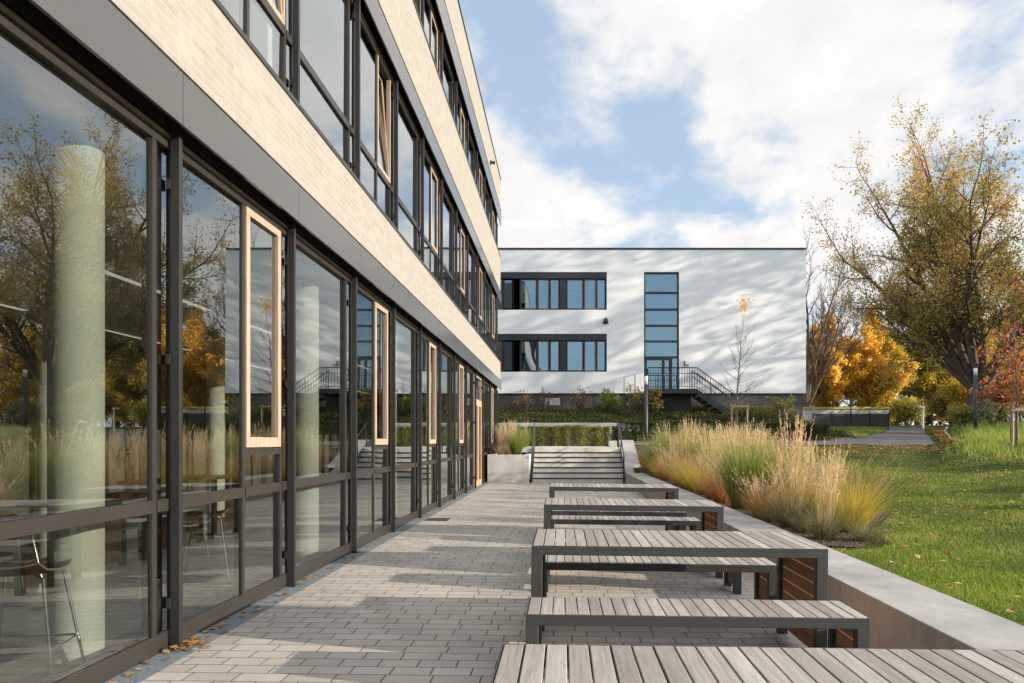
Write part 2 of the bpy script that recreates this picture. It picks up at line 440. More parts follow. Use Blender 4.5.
# terrace
tp = MB(); 
tp.v = [(x, y, paving_z(x)) for y in (-6, 23.14) for x in (-2.44, 2.14)]; tp.f = [(0, 1, 3, 2)]
tag(tp.build('terrace_paving', 'paving'), 'pale grey concrete paver terrace along the glass facade', kind='structure')
ds = MB(); ds.v = [(x, y, paving_z(-2.44)+.001*(1-(x+2.64)/.2)) for y in (-6, 23.14) for x in (-2.70, -2.44)]; ds.f = [(0, 1, 3, 2)]
tag(ds.build('gravel_strip', 'strip'), 'narrow blue grey gravel strip at the foot of the facade', kind='structure')
ut = MB().box(-2.4, 2.4, 25.2, 29.4, 1.0, 1.188)
tag(ut.build('upper_pavement', 'step'), 'pale upper pavement at the top of the steps', kind='structure')
pth = drape('path', [(2.3, 26.8), (9, 26.8), (14.75, 27.0), (17.2, 32), (19.6, 37), (22.3, 42), (23.2, 45), (21.5, 45), (20.1, 42), (17.3, 37), (14.8, 33.4), (12.6, 31.2), (10.4, 30.1), (6, 29.4), (2.3, 29.4)], 'asphalt', .03)
tag(pth, 'grey asphalt path curving uphill past the lawn', kind='structure')
bed = drape('planting_bed', [(2.6, 7.3), (3.1, 7.1), (3.5, 7.6), (3.8, 8.5), (4.8, 10), (5.3, 14), (5.6, 20), (5.6, 25.5), (2.6, 25.5)], 'soil', .012, .4)
tag(bed, 'brown mulch bed under the ornamental grasses', kind='structure')
# small kerb edging along the path
km = MB()
ky = np.linspace(24.6, 43.5, 24)
kx = np.interp(ky, [24.6, 27, 32, 37, 42, 43.5], [14.35, 15.35, 18.0, 20.6, 23.6, 24.4])
for a in range(len(ky)-1):
    z0 = float(ground_z(kx[a], ky[a])); z1 = float(ground_z(kx[a+1], ky[a+1]))
    km.hexa([(kx[a], ky[a], z0-.2), (kx[a]+.12, ky[a], z0-.2), (kx[a+1]+.12, ky[a+1]-.01, z1-.2), (kx[a+1], ky[a+1]-.01, z1-.2),
             (kx[a], ky[a], z0+.07), (kx[a]+.12, ky[a], z0+.07), (kx[a+1]+.12, ky[a+1]-.01, z1+.07), (kx[a+1], ky[a+1]-.01, z1+.07)])
tag(km.build('path_kerb', 'kerb'), 'thin concrete kerb edging the path below the tall grass', 'kerb', kind='structure')

# ------------------------------------------------------------------ main building (left)
B0 = empty('school_building', (-7, 12, 0), 'cream brick building with long glazed ground floor beside the terrace', 'building')
YN, YS = 27.3, -4.0
FIN0, BAY = 4.63, 1.95
def part(mb, name, mat, parent=B0, **k): return mb.build(name, mat, parent, **k)
part(MB().box(-2.80, -2.50, YS, YN, 3.825, 4.56), 'brick_band', 'brick')
part(MB().box(-2.80, -2.50, YS, YN, 7.305, 8.74), 'brick_band', 'brick')
part(MB().box(-2.80, -2.50, YS, YN, 10.605, 11.85), 'brick_band', 'brick')
part(MB().box(-2.83, -2.475, YS, YN+.03, 11.853, 11.91), 'coping', 'rail')
# window sills (thin dark flashings)
for z in (4.56, 8.74):
    part(MB().box(-2.79, -2.485, YS, YN, z+.003, z+.045), 'window_sill', 'frame')
# fascia panels: one mesh per storey, panel seams as gaps
for zb, zt in ((3.47, 3.815), (6.92, 7.295), (10.0, 10.595)):
    m = MB(); y = FIN0 - .19 - 4*BAY
    while y < YN:
        m.box(-2.492, -2.468, max(y, YS)+.003, min(y+BAY, YN+.02)-.003, zb, zt); y += BAY
    part(m, 'fascia', 'fascia', bevel=.003)
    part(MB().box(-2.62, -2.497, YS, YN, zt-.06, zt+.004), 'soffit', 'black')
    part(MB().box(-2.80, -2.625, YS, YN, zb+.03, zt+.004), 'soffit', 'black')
    part(MB().box(-2.494, -2.462, YS, YN+.02, zt+.0005, zt+.0085), 'drip_edge', 'rail')
# slabs and walls
for z0, z1 in ((3.34, 3.82), (6.98, 7.6), (10.3, 11.4)):
    part(MB().box(-12, -2.81, YS, YN-.25, z0, z1), 'floor_slab', 'inwhite')
part(MB().box(-12, -2.715, YS, YN-.25, -.15, .015), 'floor_slab', 'floor')
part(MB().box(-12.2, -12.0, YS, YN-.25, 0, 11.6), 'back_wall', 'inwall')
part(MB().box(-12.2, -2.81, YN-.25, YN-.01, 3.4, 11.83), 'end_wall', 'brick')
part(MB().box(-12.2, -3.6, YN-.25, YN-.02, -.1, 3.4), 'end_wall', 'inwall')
part(MB().box(-12.2, -2.81, YS-.25, YS, -.1, 11.83), 'end_wall', 'brick')
for yy in (7.4, 17.2): part(MB().box(-12, -3.2, yy, yy+.12, 4.0, 6.9), 'partition', 'inwhite')
for yy in (11.3, 21.1): part(MB().box(-12, -3.2, yy, yy+.12, 7.6, 10.2), 'partition', 'inwhite')
# inner brown panels and shelves on the ground floor back
m = MB()
for k in range(26): m.box(-8.55, -8.5, -2+k*.34, -2+k*.34+.24, .02, 3.3)
part(m, 'slatted_wall', 'board')
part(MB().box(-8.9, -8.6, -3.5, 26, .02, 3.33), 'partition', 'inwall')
cols = []
for k in range(6):
    cy = 4.38 + 3.9*k
    part(MB().tube([(-3.12, cy, .016), (-3.12, cy, 3.335)], .152, 36, False), 'column', 'column', smooth=True)
    part(MB().tube([(-6.2, cy, .016), (-6.2, cy, 3.335)], .152, 24, False), 'column', 'column', smooth=True)
for x in (-4.6, -7.0):
    for k in range(6):
        o = part(MB().box(x-.05, x+.05, 2.2+3.9*k, 5.0+3.9*k, 3.12, 3.18), 'ceiling_light', 'whitepaint')
        MB().box(x-.04, x+.04, 2.22+3.9*k, 4.98+3.9*k, 3.114, 3.119).build('diffuser', 'glow', o)

def quad_pane(m, y0, y1, z0, z1, x, t=.012):
    dy = random.uniform(-.0035, .0035); dz = random.uniform(-.003, .003)
    a = [(y0, z0, -dy-dz), (y1, z0, dy-dz), (y1, z1, dy+dz), (y0, z1, -dy+dz)]
    p = [(x+o-t, y, z) for y, z, o in a] + [(x+o, y, z) for y, z, o in a]
    b = len(m.v); m.v += p
    m.f += [tuple(b+i for i in q) for q in ((3,2,1,0),(4,5,6,7),(0,1,5,4),(1,2,6,5),(2,3,7,6),(3,0,4,7))]

def window_bay(y0, y1, z0, z1, zt, wood, xo, glassm, full=True, tilt=0., first=False, zlow=None):
    """one bay between guide rails: frame mesh > pane, sash"""
    fr = MB(); pn = MB(); xi = xo-.075
    w = .045
    bot = .125 if zt and zt < 1.5 else .05
    L = y1-y0
    fr.box(xi, xo, y0, y1, z0, z0+bot)              # bottom rail
    fr.box(xi, xo, y0, y1, z1-.06, z1)              # head
    ym = y0 + (1.0 if wood else L-.235)
    ye = y1-.205
    vs = []
    if L > 1.6:
        vs = [(ym, ym+w)] if not wood else [(ym, ym+w), (ye, ye+w)]
    vs = [(y0+.004, y0+.024)] + vs + [(y1-.026, y1-.004)]
    for a, b in vs: fr.box(xi+.002, xo-.002, a, b, z0+bot, z1-.06)
    xg = xo-.018
    for j in range(len(vs)-1):
        a, b = vs[j][1], vs[j+1][0]
        is_sash = wood and L > 1.6 and j == 1
        lo, hi = z0+bot, z1-.06
        if zt:
            fr.box(xi+.004, xo+.006, a, b, zt-.045, zt+.035)
            quad_pane(pn, a, b, lo, zt-.045, xg)
            lo = zt+.035
        if is_sash:
            zs = lo
            if zlow:
                fr.box(xi+.004, xo-.003, a, b, zlow-.06, zlow)
                quad_pane(pn, a, b, lo, zlow-.06, xg); zs = zlow
            sash = (a+.006, b-.006, zs+.006, hi-.006)
        else:
            quad_pane(pn, a, b, lo, hi, xg)
    o = part(fr, 'window', 'frame')
    pn.build('pane', glassm, o)
    if wood and L > 1.6:
        a, b, lo, hi = sash
        sm = MB(); sg = MB(); t = .062 if zlow else .045
        x0, x1 = (xo-.055, xo+.012) if zlow else (xo-.045, xo+.003)
        xg1 = xo-.02 if zlow else xo-.006
        for q in ((a, b, lo, lo+t*1.4), (a, b, hi-t, hi), (a, a+t, lo+t*1.4, hi-t), (b-t, b, lo+t*1.4, hi-t)):
            sm.box(x0, x1, *q)
        sg.box(xg1-.01, xg1, a+t, b-t, lo+t*1.4, hi-t)
        if tilt:
            for mm in (sm, sg):
                mm.v = [(x - (z-lo)*tilt, y, z) for x, y, z in mm.v]
            for q in ((a-.004, a+.03), (b-.03, b+.004)): sm.box(xo-.05, xo+.008, q[0], q[1], lo, hi)
        s = sm.build('sash', 'sash', o, bevel=.004)
        if not tilt: sg.build('sash_pane', glassm, s)
        else: sg.build('sash_pane', glassm, s)
    return o

def door_bay(y0, y1, z1, xo):
    fr = MB(); xi = xo-.08; zt = 2.62
    fr.box(xi, xo, y0, y0+.08, 0.02, z1); fr.box(xi, xo, y1-.08, y1, .02, z1)
    fr.box(xi, xo, y0+.08, y1-.08, z1-.06, z1); fr.box(xi, xo, y0+.08, y1-.08, zt, zt+.08)
    o = part(fr, 'door_frame', 'sash')
    pn = MB(); quad_pane(pn, y0+.08, y1-.08, zt+.08, z1-.06, xo-.04); pn.build('pane', 'glass', o)
    ym = (y0+y1)/2
    for a, b in ((y0+.085, ym-.004), (ym+.004, y1-.085)):
        d = MB(); t = .11
        for q in ((a, b, .03, .2), (a, b, zt-.12, zt-.004), (a, a+t, .2, zt-.12), (b-t, b, .2, zt-.12)):
            d.box(xo-.06, xo+.012, *q)
        dd = part(d, 'door', 'doorwood', bevel=.003)
        MB().box(xo-.03, xo-.02, a+t, b-t, .2, zt-.12).build('door_pane', 'glass', dd)
        hy = b-.06 if a < ym-.2 and b <= ym else a+.06
        MB().tube([(xo+.012, hy, .85), (xo+.06, hy, .85), (xo+.06, hy, 1.55), (xo+.012, hy, 1.55)], .014, 8).build('handle', 'chrome', dd)

fins = [FIN0 + BAY*k for k in range(-4, 12)]
edges = fins + [YN-.04]
for fl, (z0, z1, zt, zlow, xo, gm) in enumerate((
        (.03, 3.44, 1.0, 1.36, -2.64, 'glass'),
        (4.61, 6.90, 5.25, None, -2.60, 'glassup'),
        (8.79, 9.98, None, None, -2.60, 'glassup'))):
    for j in range(len(edges)-1):
        k = j-4
        a, b = edges[j], edges[j+1]
        if fl == 0 and k == 8: door_bay(a, b, z1, xo); continue
        window_bay(a, b, z0, z1, zt, k % 2 == 0, xo, gm, zlow=zlow, tilt=(.075 if (fl == 1 and k in (0, 2)) else 0.))
    for k, y in enumerate(fins):
        zz0 = .02 if fl == 0 else z0-.02
        r = part(MB().box(xo+.022, xo+.082, y-.075, y-.035, zz0, z1+.10), 'guide_rail', 'rail', bevel=.003)
        for zb in ((.30, 1.33+.6, 3.1) if fl == 0 else (z0+.2, z1-.25)):
            MB().box(xo-.001, xo+.023, y-.085, y-.03, zb, zb+.07).build('bracket', 'black', r)
    part(MB().box(xo-.004, xo+.018, YS, YN-.05, z1+.004, z1+.026), 'blind_rail', 'blindrail')
part(MB().box(-2.72, -2.60, YN-.1, YN-.02, .02, 3.44), 'corner_post', 'rail')
# end glazing towards the bank (corner pane)
fr = MB()
for q in ((-3.55, -3.48), (-2.76, -2.72)): fr.box(q[0], q[1], YN-.14, YN-.06, .02, 3.4)
for z in (.02, 1.0, 3.32): fr.box(-3.48, -2.76, YN-.14, YN-.06, z, z+.08)
o = part(fr, 'window', 'frame'); MB().box(-3.48, -2.76, YN-.105, YN-.095, .1, 3.32).build('pane', 'glass', o)
# small lamp on the parapet
wl = empty('wall_lamp', (-2.5, 23.4, 10.95), 'small dark lamp fixed to the brick parapet of the glazed building', 'wall lamp')
MB().box(-2.50, -2.46, 23.34, 23.46, 10.90, 11.02).build('back_plate', 'dark', wl, bevel=.004)
MB().tube([(-2.46, 23.4, 10.97), (-2.33, 23.4, 10.95)], [.045, .06], 14).build('lamp_head', 'dark', wl)

# ------------------------------------------------------------------ interior furniture
def make_stool(loc, rz, label):
    e = empty('bar_stool', (0, 0, 0), label, 'bar stool', 'bar stools behind the glass')
    m = MB(); nn = 18
    # thin curved shell seat
    prof = [(-.20, .055), (-.15, .01), (-.05, -.008), (.08, 0), (.17, .012), (.205, -.008)]
    P = []
    for y, z in prof:
        row = []
        for k in range(9):
            t = -1+k/4.; half = .205*(1-.28*abs(y/.22)**2.5)
            row.append((t*half, y, .67+z+.022*abs(t)**2.5))
        P.append(row)
    b = 0
    for dz in (0, -.012):
        for row in P:
            for p in row: m.v.append((p[0], p[1], p[2]+dz))
    nr, nc = len(P), 9
    for a in range(nr-1):
        for c in range(nc-1):
            i = a*nc+c; m.f.append((i, i+1, i+nc+1, i+nc)); j = i+nr*nc; m.f.append((j, j+nc, j+nc+1, j+1))
    rim = [c for c in range(nc)] + [a*nc+nc-1 for a in range(1, nr)] + [(nr-1)*nc+c for c in range(nc-2, -1, -1)] + [a*nc for a in range(nr-2, 0, -1)]
    me_f = []
    for q in range(len(rim)):
        i, j = rim[q], rim[(q+1) % len(rim)]; me_f.append((j, i, i+nr*nc, j+nr*nc))
    m2 = MB(); m2.v = list(m.v); m2.f = me_f
    st = m.build('seat', 'seat', e, smooth=True); m2.build('seat_edge', 'ply', st)
    for sx in (-1, 1):
        for sy in (-1, 1):
            MB().tube([(sx*.09, sy*.08, .655), (sx*.15, sy*.13, .64), (sx*.235, sy*.21, .016)], .0085, 8).build('leg', 'chrome', e)
    f = MB()
    q = [(.205, .185), (-.205, .185), (-.205, -.185), (.205, -.185)]
    for a in range(4):
        p0, p1 = q[a], q[(a+1) % 4]; f.tube([(p0[0], p0[1], .24), (p1[0], p1[1], .24)], .007, 6)
    f.build('footrest', 'chrome', e)
    e.location = loc; e.rotation_euler = (0, 0, rz)
    return e
def copy_tree(o, parent=None):
    c = o.copy(); C.objects.link(c)
    if parent: c.parent = parent
    for ch in list(o.children): copy_tree(ch, c)
    return c
st0 = make_stool((-3.12, 3.95, .0), .25, 'dark shell bar stool on steel legs nearest the big front pane')
for (x, y, rz, lb) in ((-3.25, 5.75, 1.2, 'dark shell bar stool behind the glass below the first wooden window'),
                       (-4.6, 5.2, .6, 'dark shell bar stool just behind the first round column'),
                       (-4.3, 3.6, 2.6, 'dark shell bar stool further inside behind the nearest stool'),
                       (-3.6, 6.9, 2.0, 'dark shell bar stool before the second round column'),
                       (-5.4, 6.6, .3, 'dark shell bar stool deep inside beside the second high table')):
    s = copy_tree(st0); s.location = (x, y, 0); s.rotation_euler = (0, 0, rz); s['label'] = lb
for (x, y, L, lb) in ((-3.75, 3.1, 1.8, 'dark high table just inside the nearest glass pane'), (-4.1, 6.3, 1.5, 'dark high table behind the first wooden window'), (-5.2, 9.4, 1.8, 'dark high table deep inside behind the second column')):
    e = empty('high_table', (x, y, .016), lb, 'table', 'high tables behind the glass')
    MB().box(x-.35, x+.35, y-L/2, y+L/2, .88, .915).build('table_top', 'tabletop', e, bevel=.005)
    for sy in (-1, 1):
        m = MB().box(x-.3, x+.3, y+sy*(L/2-.12)-.02, y+sy*(L/2-.12)+.02, .016, .04); m.box(x-.03, x+.03, y+sy*(L/2-.12)-.03, y+sy*(L/2-.12)+.03, .04, .88)
        m.build('leg', 'dark', e)

# ------------------------------------------------------------------ benches and tables
LEN = 1.887; CX = .735; TILT = .012
def make_furniture(name, H, depth, cat):
    e = empty(name, (0, 0, 0)); hx = LEN/2; hd = depth/2
    s = MB(); nsl = 27; pitch = (LEN-.012)/nsl
    for k in range(nsl):
        x0 = -hx+.006+k*pitch
        dz = random.uniform(-.0012, .0012)
        s.box(x0+.003, x0+pitch-.003, -hd+.011, hd-.011, H-.026+dz, H+dz)
    s.build('top', 'slat', e, bevel=.0025)
    fm = MB(); rh = .062; lw = .07; ld = .06
    for sy in (-1, 1):
        ya, yb = (-hd, -hd+ld) if sy < 0 else (hd-ld, hd)
        ra, rb = (-hd, -hd+.008) if sy < 0 else (hd-.008, hd)
        fm.box(-hx, hx, ya, yb, H-rh, H-.028)
        fm.box(-hx, hx, ra, rb, H-.0285, H-.002)
    for sx in (-1, 1):
        xa, xb = (-hx, -hx+.006) if sx < 0 else (hx-.006, hx)
        fm.box(xa, xb, -hd+.008, hd-.008, H-.0285, H-.002)
        fm.box(*((-hx, -hx+lw) if sx < 0 else (hx-lw, hx)), -hd+ld, hd-ld, H-rh, H-.03)
    fm.build('frame', 'steel', e, bevel=.003)
    for sx in (-1, 1):
        for sy in (-1, 1):
            xa, xb = (-hx, -hx+lw) if sx < 0 else (hx-lw, hx)
            ya, yb = (-hd, -hd+ld) if sy < 0 else (hd-ld, hd)
            MB().box(xa, xb, ya, yb, -.012, H-rh).build('leg', 'steel', e, bevel=.003)
    for sx in (-1, 1):
        b = MB(); z = .05; n = max(3, int(round((H-rh-.06)/.093))); bh = (H-rh-.055)/n
        xa, xb = (-hx+.02, -hx+.046) if sx < 0 else (hx-.046, hx-.02)
        for k in range(n):
            b.box(xa, xb, -hd+ld+.003, hd-ld-.003, .05+k*bh+.003, .05+(k+1)*bh-.003)
        b.build('side_panel', 'board', e, bevel=.002)
    e.rotation_euler = (0, math.atan(TILT), 0)
    return e
T = make_furniture('picnic_table', .745, .82, 'table')
Bn = make_furniture('bench', .46, .42, 'bench')
def put(src, first, yfront, depth, label, cat, group):
    o = src if first else copy_tree(src)
    o.location = (CX, yfront+depth/2, paving_z(CX)+.012); tag(o, label, cat, group); return o
put(T, True, 1.42, .82, 'grey slatted picnic table nearest the camera, its front cut by the frame edge', 'table', 'slatted tables on the terrace')
put(T, False, 4.34, .82, 'grey slatted picnic table standing right behind the lone low bench', 'table', 'slatted tables on the terrace')
put(T, False, 7.16, .82, 'grey slatted picnic table, third of the row counted from the camera', 'table', 'slatted tables on the terrace')
put(T, False, 9.95, .82, 'grey slatted picnic table closest to the concrete steps', 'table', 'slatted tables on the terrace')
put(Bn, True, 3.74, .42, 'low slatted bench between the nearest picnic table and the second table', 'bench', 'slatted benches on the terrace')
put(Bn, False, 5.34, .42, 'low slatted bench seen through the legs of the second table', 'bench', 'slatted benches on the terrace')
put(Bn, False, 6.42, .42, 'low slatted bench mostly hidden behind the second table top', 'bench', 'slatted benches on the terrace')
put(Bn, False, 8.30, .42, 'low slatted bench seen through the legs of the third table', 'bench', 'slatted benches on the terrace')
put(Bn, False, 9.30, .42, 'low slatted bench mostly hidden behind the third table top', 'bench', 'slatted benches on the terrace')

# ------------------------------------------------------------------ kerb wall, steps, planter
kw = MB(); y = -4.0; segs = [-4.0, .4, 3.05, 5.75, 8.45, 11.15, 13.85, 16.55, 19.25, 22.6]
for a, b in zip(segs[:-1], segs[1:]):
    kw.box(2.12, 2.667, a+.004, b-.004, -.15, .352)
tag(kw.build('kerb_wall', 'kerb', bevel=.006), 'low grey concrete seat wall between the terrace and the lawn', 'wall')
sw = MB()
sw.prism_x([(22.6, -.1), (26.4, -.1), (26.4, 1.46), (25.9, 1.46), (22.98, .352), (22.6, .352)], 2.12, 2.667)
tag(sw.build('stair_wall', 'kerb', bevel=.006), 'sloping concrete cheek wall beside the steps', 'wall')
cb = MB().box(1.80, 2.1, 26.6, 27.2, 1.17, 1.43)
tag(cb.build('concrete_block', 'planter', bevel=.008), 'small pale concrete block at the top of the steps', 'block')
stp = empty('concrete_steps', (.5, 23.1, 0), 'flight of pale concrete steps with dark nosings', 'steps')
m = MB(); nm = MB(); tread = .33; rise = .1695
for k in range(7):
    y0 = 23.15+k*tread
    m.box(-1.04, 2.115, y0, y0+tread+(.02 if k < 6 else .35), -.1 if k == 0 else k*rise-.01, (k+1)*rise)
m.build('treads', 'step', stp)
for k in range(6):
    y0 = 23.15+k*tread; z = (k+1)*rise
    MB().box(-1.05, 2.11, y0-.012, y0+.05, z-.042, z+.006).build('nosing', 'dark', stp)
hr = {}
for x, lb in ((-1.06, 'dark steel handrail beside the concrete planter'), (2.06, 'dark steel handrail beside the sloping cheek wall')):
    e = empty('handrail', (x, 23.2, .05), lb, 'handrail', 'handrails of the steps')
    MB().tube([(x, 23.12, .02), (x, 23.12, .92)], .024, 10).build('post', 'dark', e)
    MB().tube([(x, 25.35, 1.15), (x, 25.35, 2.07)], .024, 10).build('post', 'dark', e)
    MB().tube([(x, 24.25, .65), (x, 24.25, 1.50)], .018, 10).build('post', 'dark', e)
    MB().tube([(x, 23.05, .90), (x, 23.12, .935), (x, 25.35, 2.08), (x, 25.6, 2.09)], .022, 10).build('rail', 'steel', e)
pl = MB()
pl.box(-2.56, -1.15, 23.1, 23.28, -.1, .955); pl.box(-1.33, -1.15, 23.285, 27.5, -.1, .955)
pl.box(-2.56, -2.44, 23.285, 27.5, -.1, .955); pl.box(-2.435, -1.335, 27.3, 27.5, -.1, .955)
po = tag(pl.build('concrete_planter', 'planter', bevel=.008), 'pale concrete planter box against the far end of the facade', 'planter')
so = MB().box(-2.435, -1.335, 23.285, 27.295, .5, .90).build('soil', 'soil', po)
rw = MB().box(-14, 3.6, 31.9, 32.35, .9, 2.27)
tag(rw.build('retaining_wall', 'planter', bevel=.01), 'low pale retaining wall behind the clipped hedge', 'wall')
dc = empty('drain_cover', (-2.22, 12.1, paving_z(-2.22)), 'small rusty drain cover set in the paving', 'drain cover')
zc = paving_z(-2.22)
MB().box(-2.42, -2.02, 11.9, 12.3, zc-.02, zc+.008).build('frame', 'redwood', dc)
m = MB()
for k in range(7): m.box(-2.39+k*.052, -2.365+k*.052, 11.93, 12.27, zc+.008, zc+.013)
m.build('grate', 'dark', dc)

# ------------------------------------------------------------------ white building
WY = 36.0
W0 = empty('white_building', (2, 42, 3), 'white rendered two storey block with ribbon windows and dark plinth', 'building')
def wx(u): return (u-563)*WY/683.
def wz(v): return 1.42 + (441-v)*WY/683.
xl, xr = -16.0, wx(806)
ztop, zbot = wz(249.6), wz(393.2)
wins = [(-16.0, wx(606.8), wz(309.8), wz(272)), (-16.0, wx(606.8), wz(371.8), wz(333.8))]
stairw = (wx(644), wx(679), wz(391), wz(272))
def wpanel(x0, x1, z0, z1): wall.box(x0, x1, WY, WY+.35, z0, z1)
wall = MB()
# front wall assembled around the openings, pieces butted
wx1 = wx(606.8)
wpanel(xl, wx1, zbot, wins[1][2]); wpanel(xl, wx1, wins[1][3], wins[0][2]); wpanel(xl, wx1, wins[0][3], ztop)
wpanel(wx1, stairw[0], zbot, ztop); wpanel(stairw[0], stairw[1], stairw[3], ztop); wpanel(stairw[1], xr, zbot, ztop)
wall.box(xl, xr, WY+13.7, WY+14, zbot, ztop); wall.box(xr-.35, xr, WY+.35, WY+13.7, zbot, ztop); wall.box(xl, xl+.3, WY+.35, WY+13.7, zbot, ztop)
wall.build('wall', 'plaster', W0)
MB().box(xl, xr, WY-.04, WY+14.04, ztop+.003, ztop+.09).build('roof', 'dark', W0)
MB().box(xl, xr-.12, WY+.12, WY+13.9, 2.0, zbot-.004).build('plinth', 'plinth', W0)
MB().box(xl+.3, xr-.4, WY+4, WY+4.1, zbot, ztop).build('inner_wall', 'inwall', W0)
MB().box(xl+.3, xr-.4, WY+.36, WY+3.99, wz(322)-.1, wz(322)+.1).build('floor_slab', 'inwhite', W0)
MB().box(wx(545), wx(560), WY+.08, WY+.115, wz(405), wz(398)).build('plinth_hatch', 'planter', W0)
def ribbon(x0, x1, z0, z1):
    hd = .33
    MB().box(x0, x1, WY+.02, WY+.30, z1-hd, z1-.003).build('blind_box', 'dark', W0)
    # module edges in picture columns, repeated to the hidden end
    mods = []
    base = [(502, 513, 'g'), (513.5, 519.5, 'd'), (520, 537, 'g'), (537.5, 549, 's'), (549.5, 559.5, 'g'), (560, 566, 'd'), (566.3, 583.5, 'g'), (584, 596, 's'), (596.3, 606, 'g')]
    mods = [(wx(a), wx(b), t) for a, b, t in base]
    step = wx(566.3)-wx(520)
    for r in range(1, 5):
        for a, b, t in base[2:6]:
            mods.append((wx(a)-step*r, wx(b)-step*r, t))
    zt, zb = z1-hd, z0+.003
    for a, b, t in mods:
        if a < x0: continue
        if t == 'd':
            MB().box(a, b, WY+.08, WY+.2, zb, zt).build('panel', 'dark', W0); continue
        m = MB(); w = .07; mt = 'redframe' if t == 's' else 'dark'
        m.box(a, b, WY+.1, WY+.18, zb, zb+w+.02); m.box(a, b, WY+.1, WY+.18, zt-w, zt)
        m.box(a, a+w, WY+.1, WY+.18, zb+w+.02, zt-w); m.box(b-w, b, WY+.1, WY+.18, zb+w+.02, zt-w)
        o = m.build('window', mt, W0)
        MB().box(a+w, b-w, WY+.14, WY+.15, zb+w+.02, zt-w).build('pane', 'glass2', o)
for w in wins: ribbon(*w)
for a, b, dz in ((521, 536.5, .5), (567, 583, .25), (597, 605.5, .8)):
    MB().box(wx(a), wx(b), WY+.30, WY+.32, wz(309.8)+1.4-dz, wz(279)).build('roller_blind', 'inwhite', W0)
for a, b, dz in ((550, 559, .35), (567, 583, .6)):
    MB().box(wx(a), wx(b), WY+.30, WY+.32, wz(371.8)+1.4-dz, wz(340.5)).build('roller_blind', 'inwhite', W0)
# curtain inside the lower ribbon
m = MB(); x0, x1 = wx(524), wx(536)
for k in range(10):
    a = x0+(x1-x0)*k/10; m.box(a, a+(x1-x0)/10-.004, WY+.4+.03*(k % 2), WY+.43+.03*(k % 2), wz(371), wz(340))
m.build('curtain', 'inwhite', W0)
# stair glazing
x0, x1, z0, z1 = stairw
rows = [272, 291.8, 308.6, 324.8, 340.5, 356.5]
for a, b in zip(rows[:-1], rows[1:]):
    m = MB(); zt, zb = wz(a)-.003, wz(b); w = .085
    m.box(x0+.003, x1-.003, WY+.06, WY+.2, zt-w, zt); m.box(x0+.003, x1-.003, WY+.06, WY+.2, zb, zb+.02)
    m.box(x0+.003, x0+w, WY+.06, WY+.2, zb+.02, zt-w); m.box(x1-w, x1-.003, WY+.06, WY+.2, zb+.02, zt-w)
    o = m.build('window', 'dark', W0)
    MB().box(x0+w, x1-w, WY+.12, WY+.13, zb+.02, zt-w).build('pane', 'glass2', o)
zt, zb = wz(356.5), wz(391)
dm = MB(); xd = wx(671.5); w = .085
dm.box(x0+.003, x1-.003, WY+.06, WY+.2, zt-w, zt-.003); dm.box(x0+.003, x0+w, WY+.06, WY+.2, zb, zt-w); dm.box(xd-.05, xd+.05, WY+.06, WY+.2, zb, zt-w); dm.box(x1-w, x1-.003, WY+.06, WY+.2, zb, zt-w)
o = dm.build('door_frame', 'dark', W0)
MB().box(xd+.05, x1-w, WY+.12, WY+.13, zb, zt-w).build('pane', 'glass2', o)
xm = wx(663.5)
for a, b in ((x0+w+.004, xm-.004), (xm+.004, xd-.055)):
    d = MB(); t = .07
    for q in ((a, b, zb+.01, zb+.12), (a, b, zt-w-.1, zt-w-.004)): d.box(q[0], q[1], WY+.08, WY+.15, q[2], q[3])
    for q in ((a, a+t), (b-t, b)): d.box(q[0], q[1], WY+.08, WY+.15, zb+.12, zt-w-.1)
    dd = d.build('door', 'dark', W0)
    MB().box(a+t, b-t, WY+.11, WY+.12, zb+.12, zt-w-.1).build('door_pane', 'glass2', dd)
# outside stair: landing, flight, railing
os_ = empty('outside_stair', (6, 35, 3), 'dark steel stair and landing at the white block entrance', 'stair')
lx0, lx1 = wx(643.5), wx(690); lz = zb-.02; ly0, ly1 = WY-1.9, WY-.02
MB().box(lx0, lx1, ly0, ly1, lz-.24, lz).build('landing', 'dark', os_)
MB().box(lx0-.18, lx0-.02, ly0-.02, ly0+.14, 2.4, lz+1.0).build('pillar', 'dark', os_)
fx1 = wx(722); nst = 6; zg = 2.75
m = MB()
for k in range(nst):
    a = lx1+(fx1-lx1)*k/nst; b = lx1+(fx1-lx1)*(k+1)/nst; z = lz-(lz-zg)*(k+1)/(nst+1)
    m.box(a+.002, b+.03, ly0+.08, ly0+1.4, z-.05, z)
m.build('treads', 'dark', os_)
for yy in (ly0, ly0+1.42):
    m = MB(); m.hexa([(lx1+.002, yy, lz-.34), (fx1, yy, zg-.2), (fx1, yy+.06, zg-.2), (lx1+.002, yy+.06, lz-.34), (lx1+.002, yy, lz-.02), (fx1, yy, zg+.12), (fx1, yy+.06, zg+.12), (lx1+.002, yy+.06, lz-.02)])
    m.build('stringer', 'dark', os_)
MB().box(lx0+.3, lx1-.2, ly0+.5, ly1, 2.5, lz-.25).build('landing_shadow', 'black', os_)  # black box standing in for the shadow under the landing
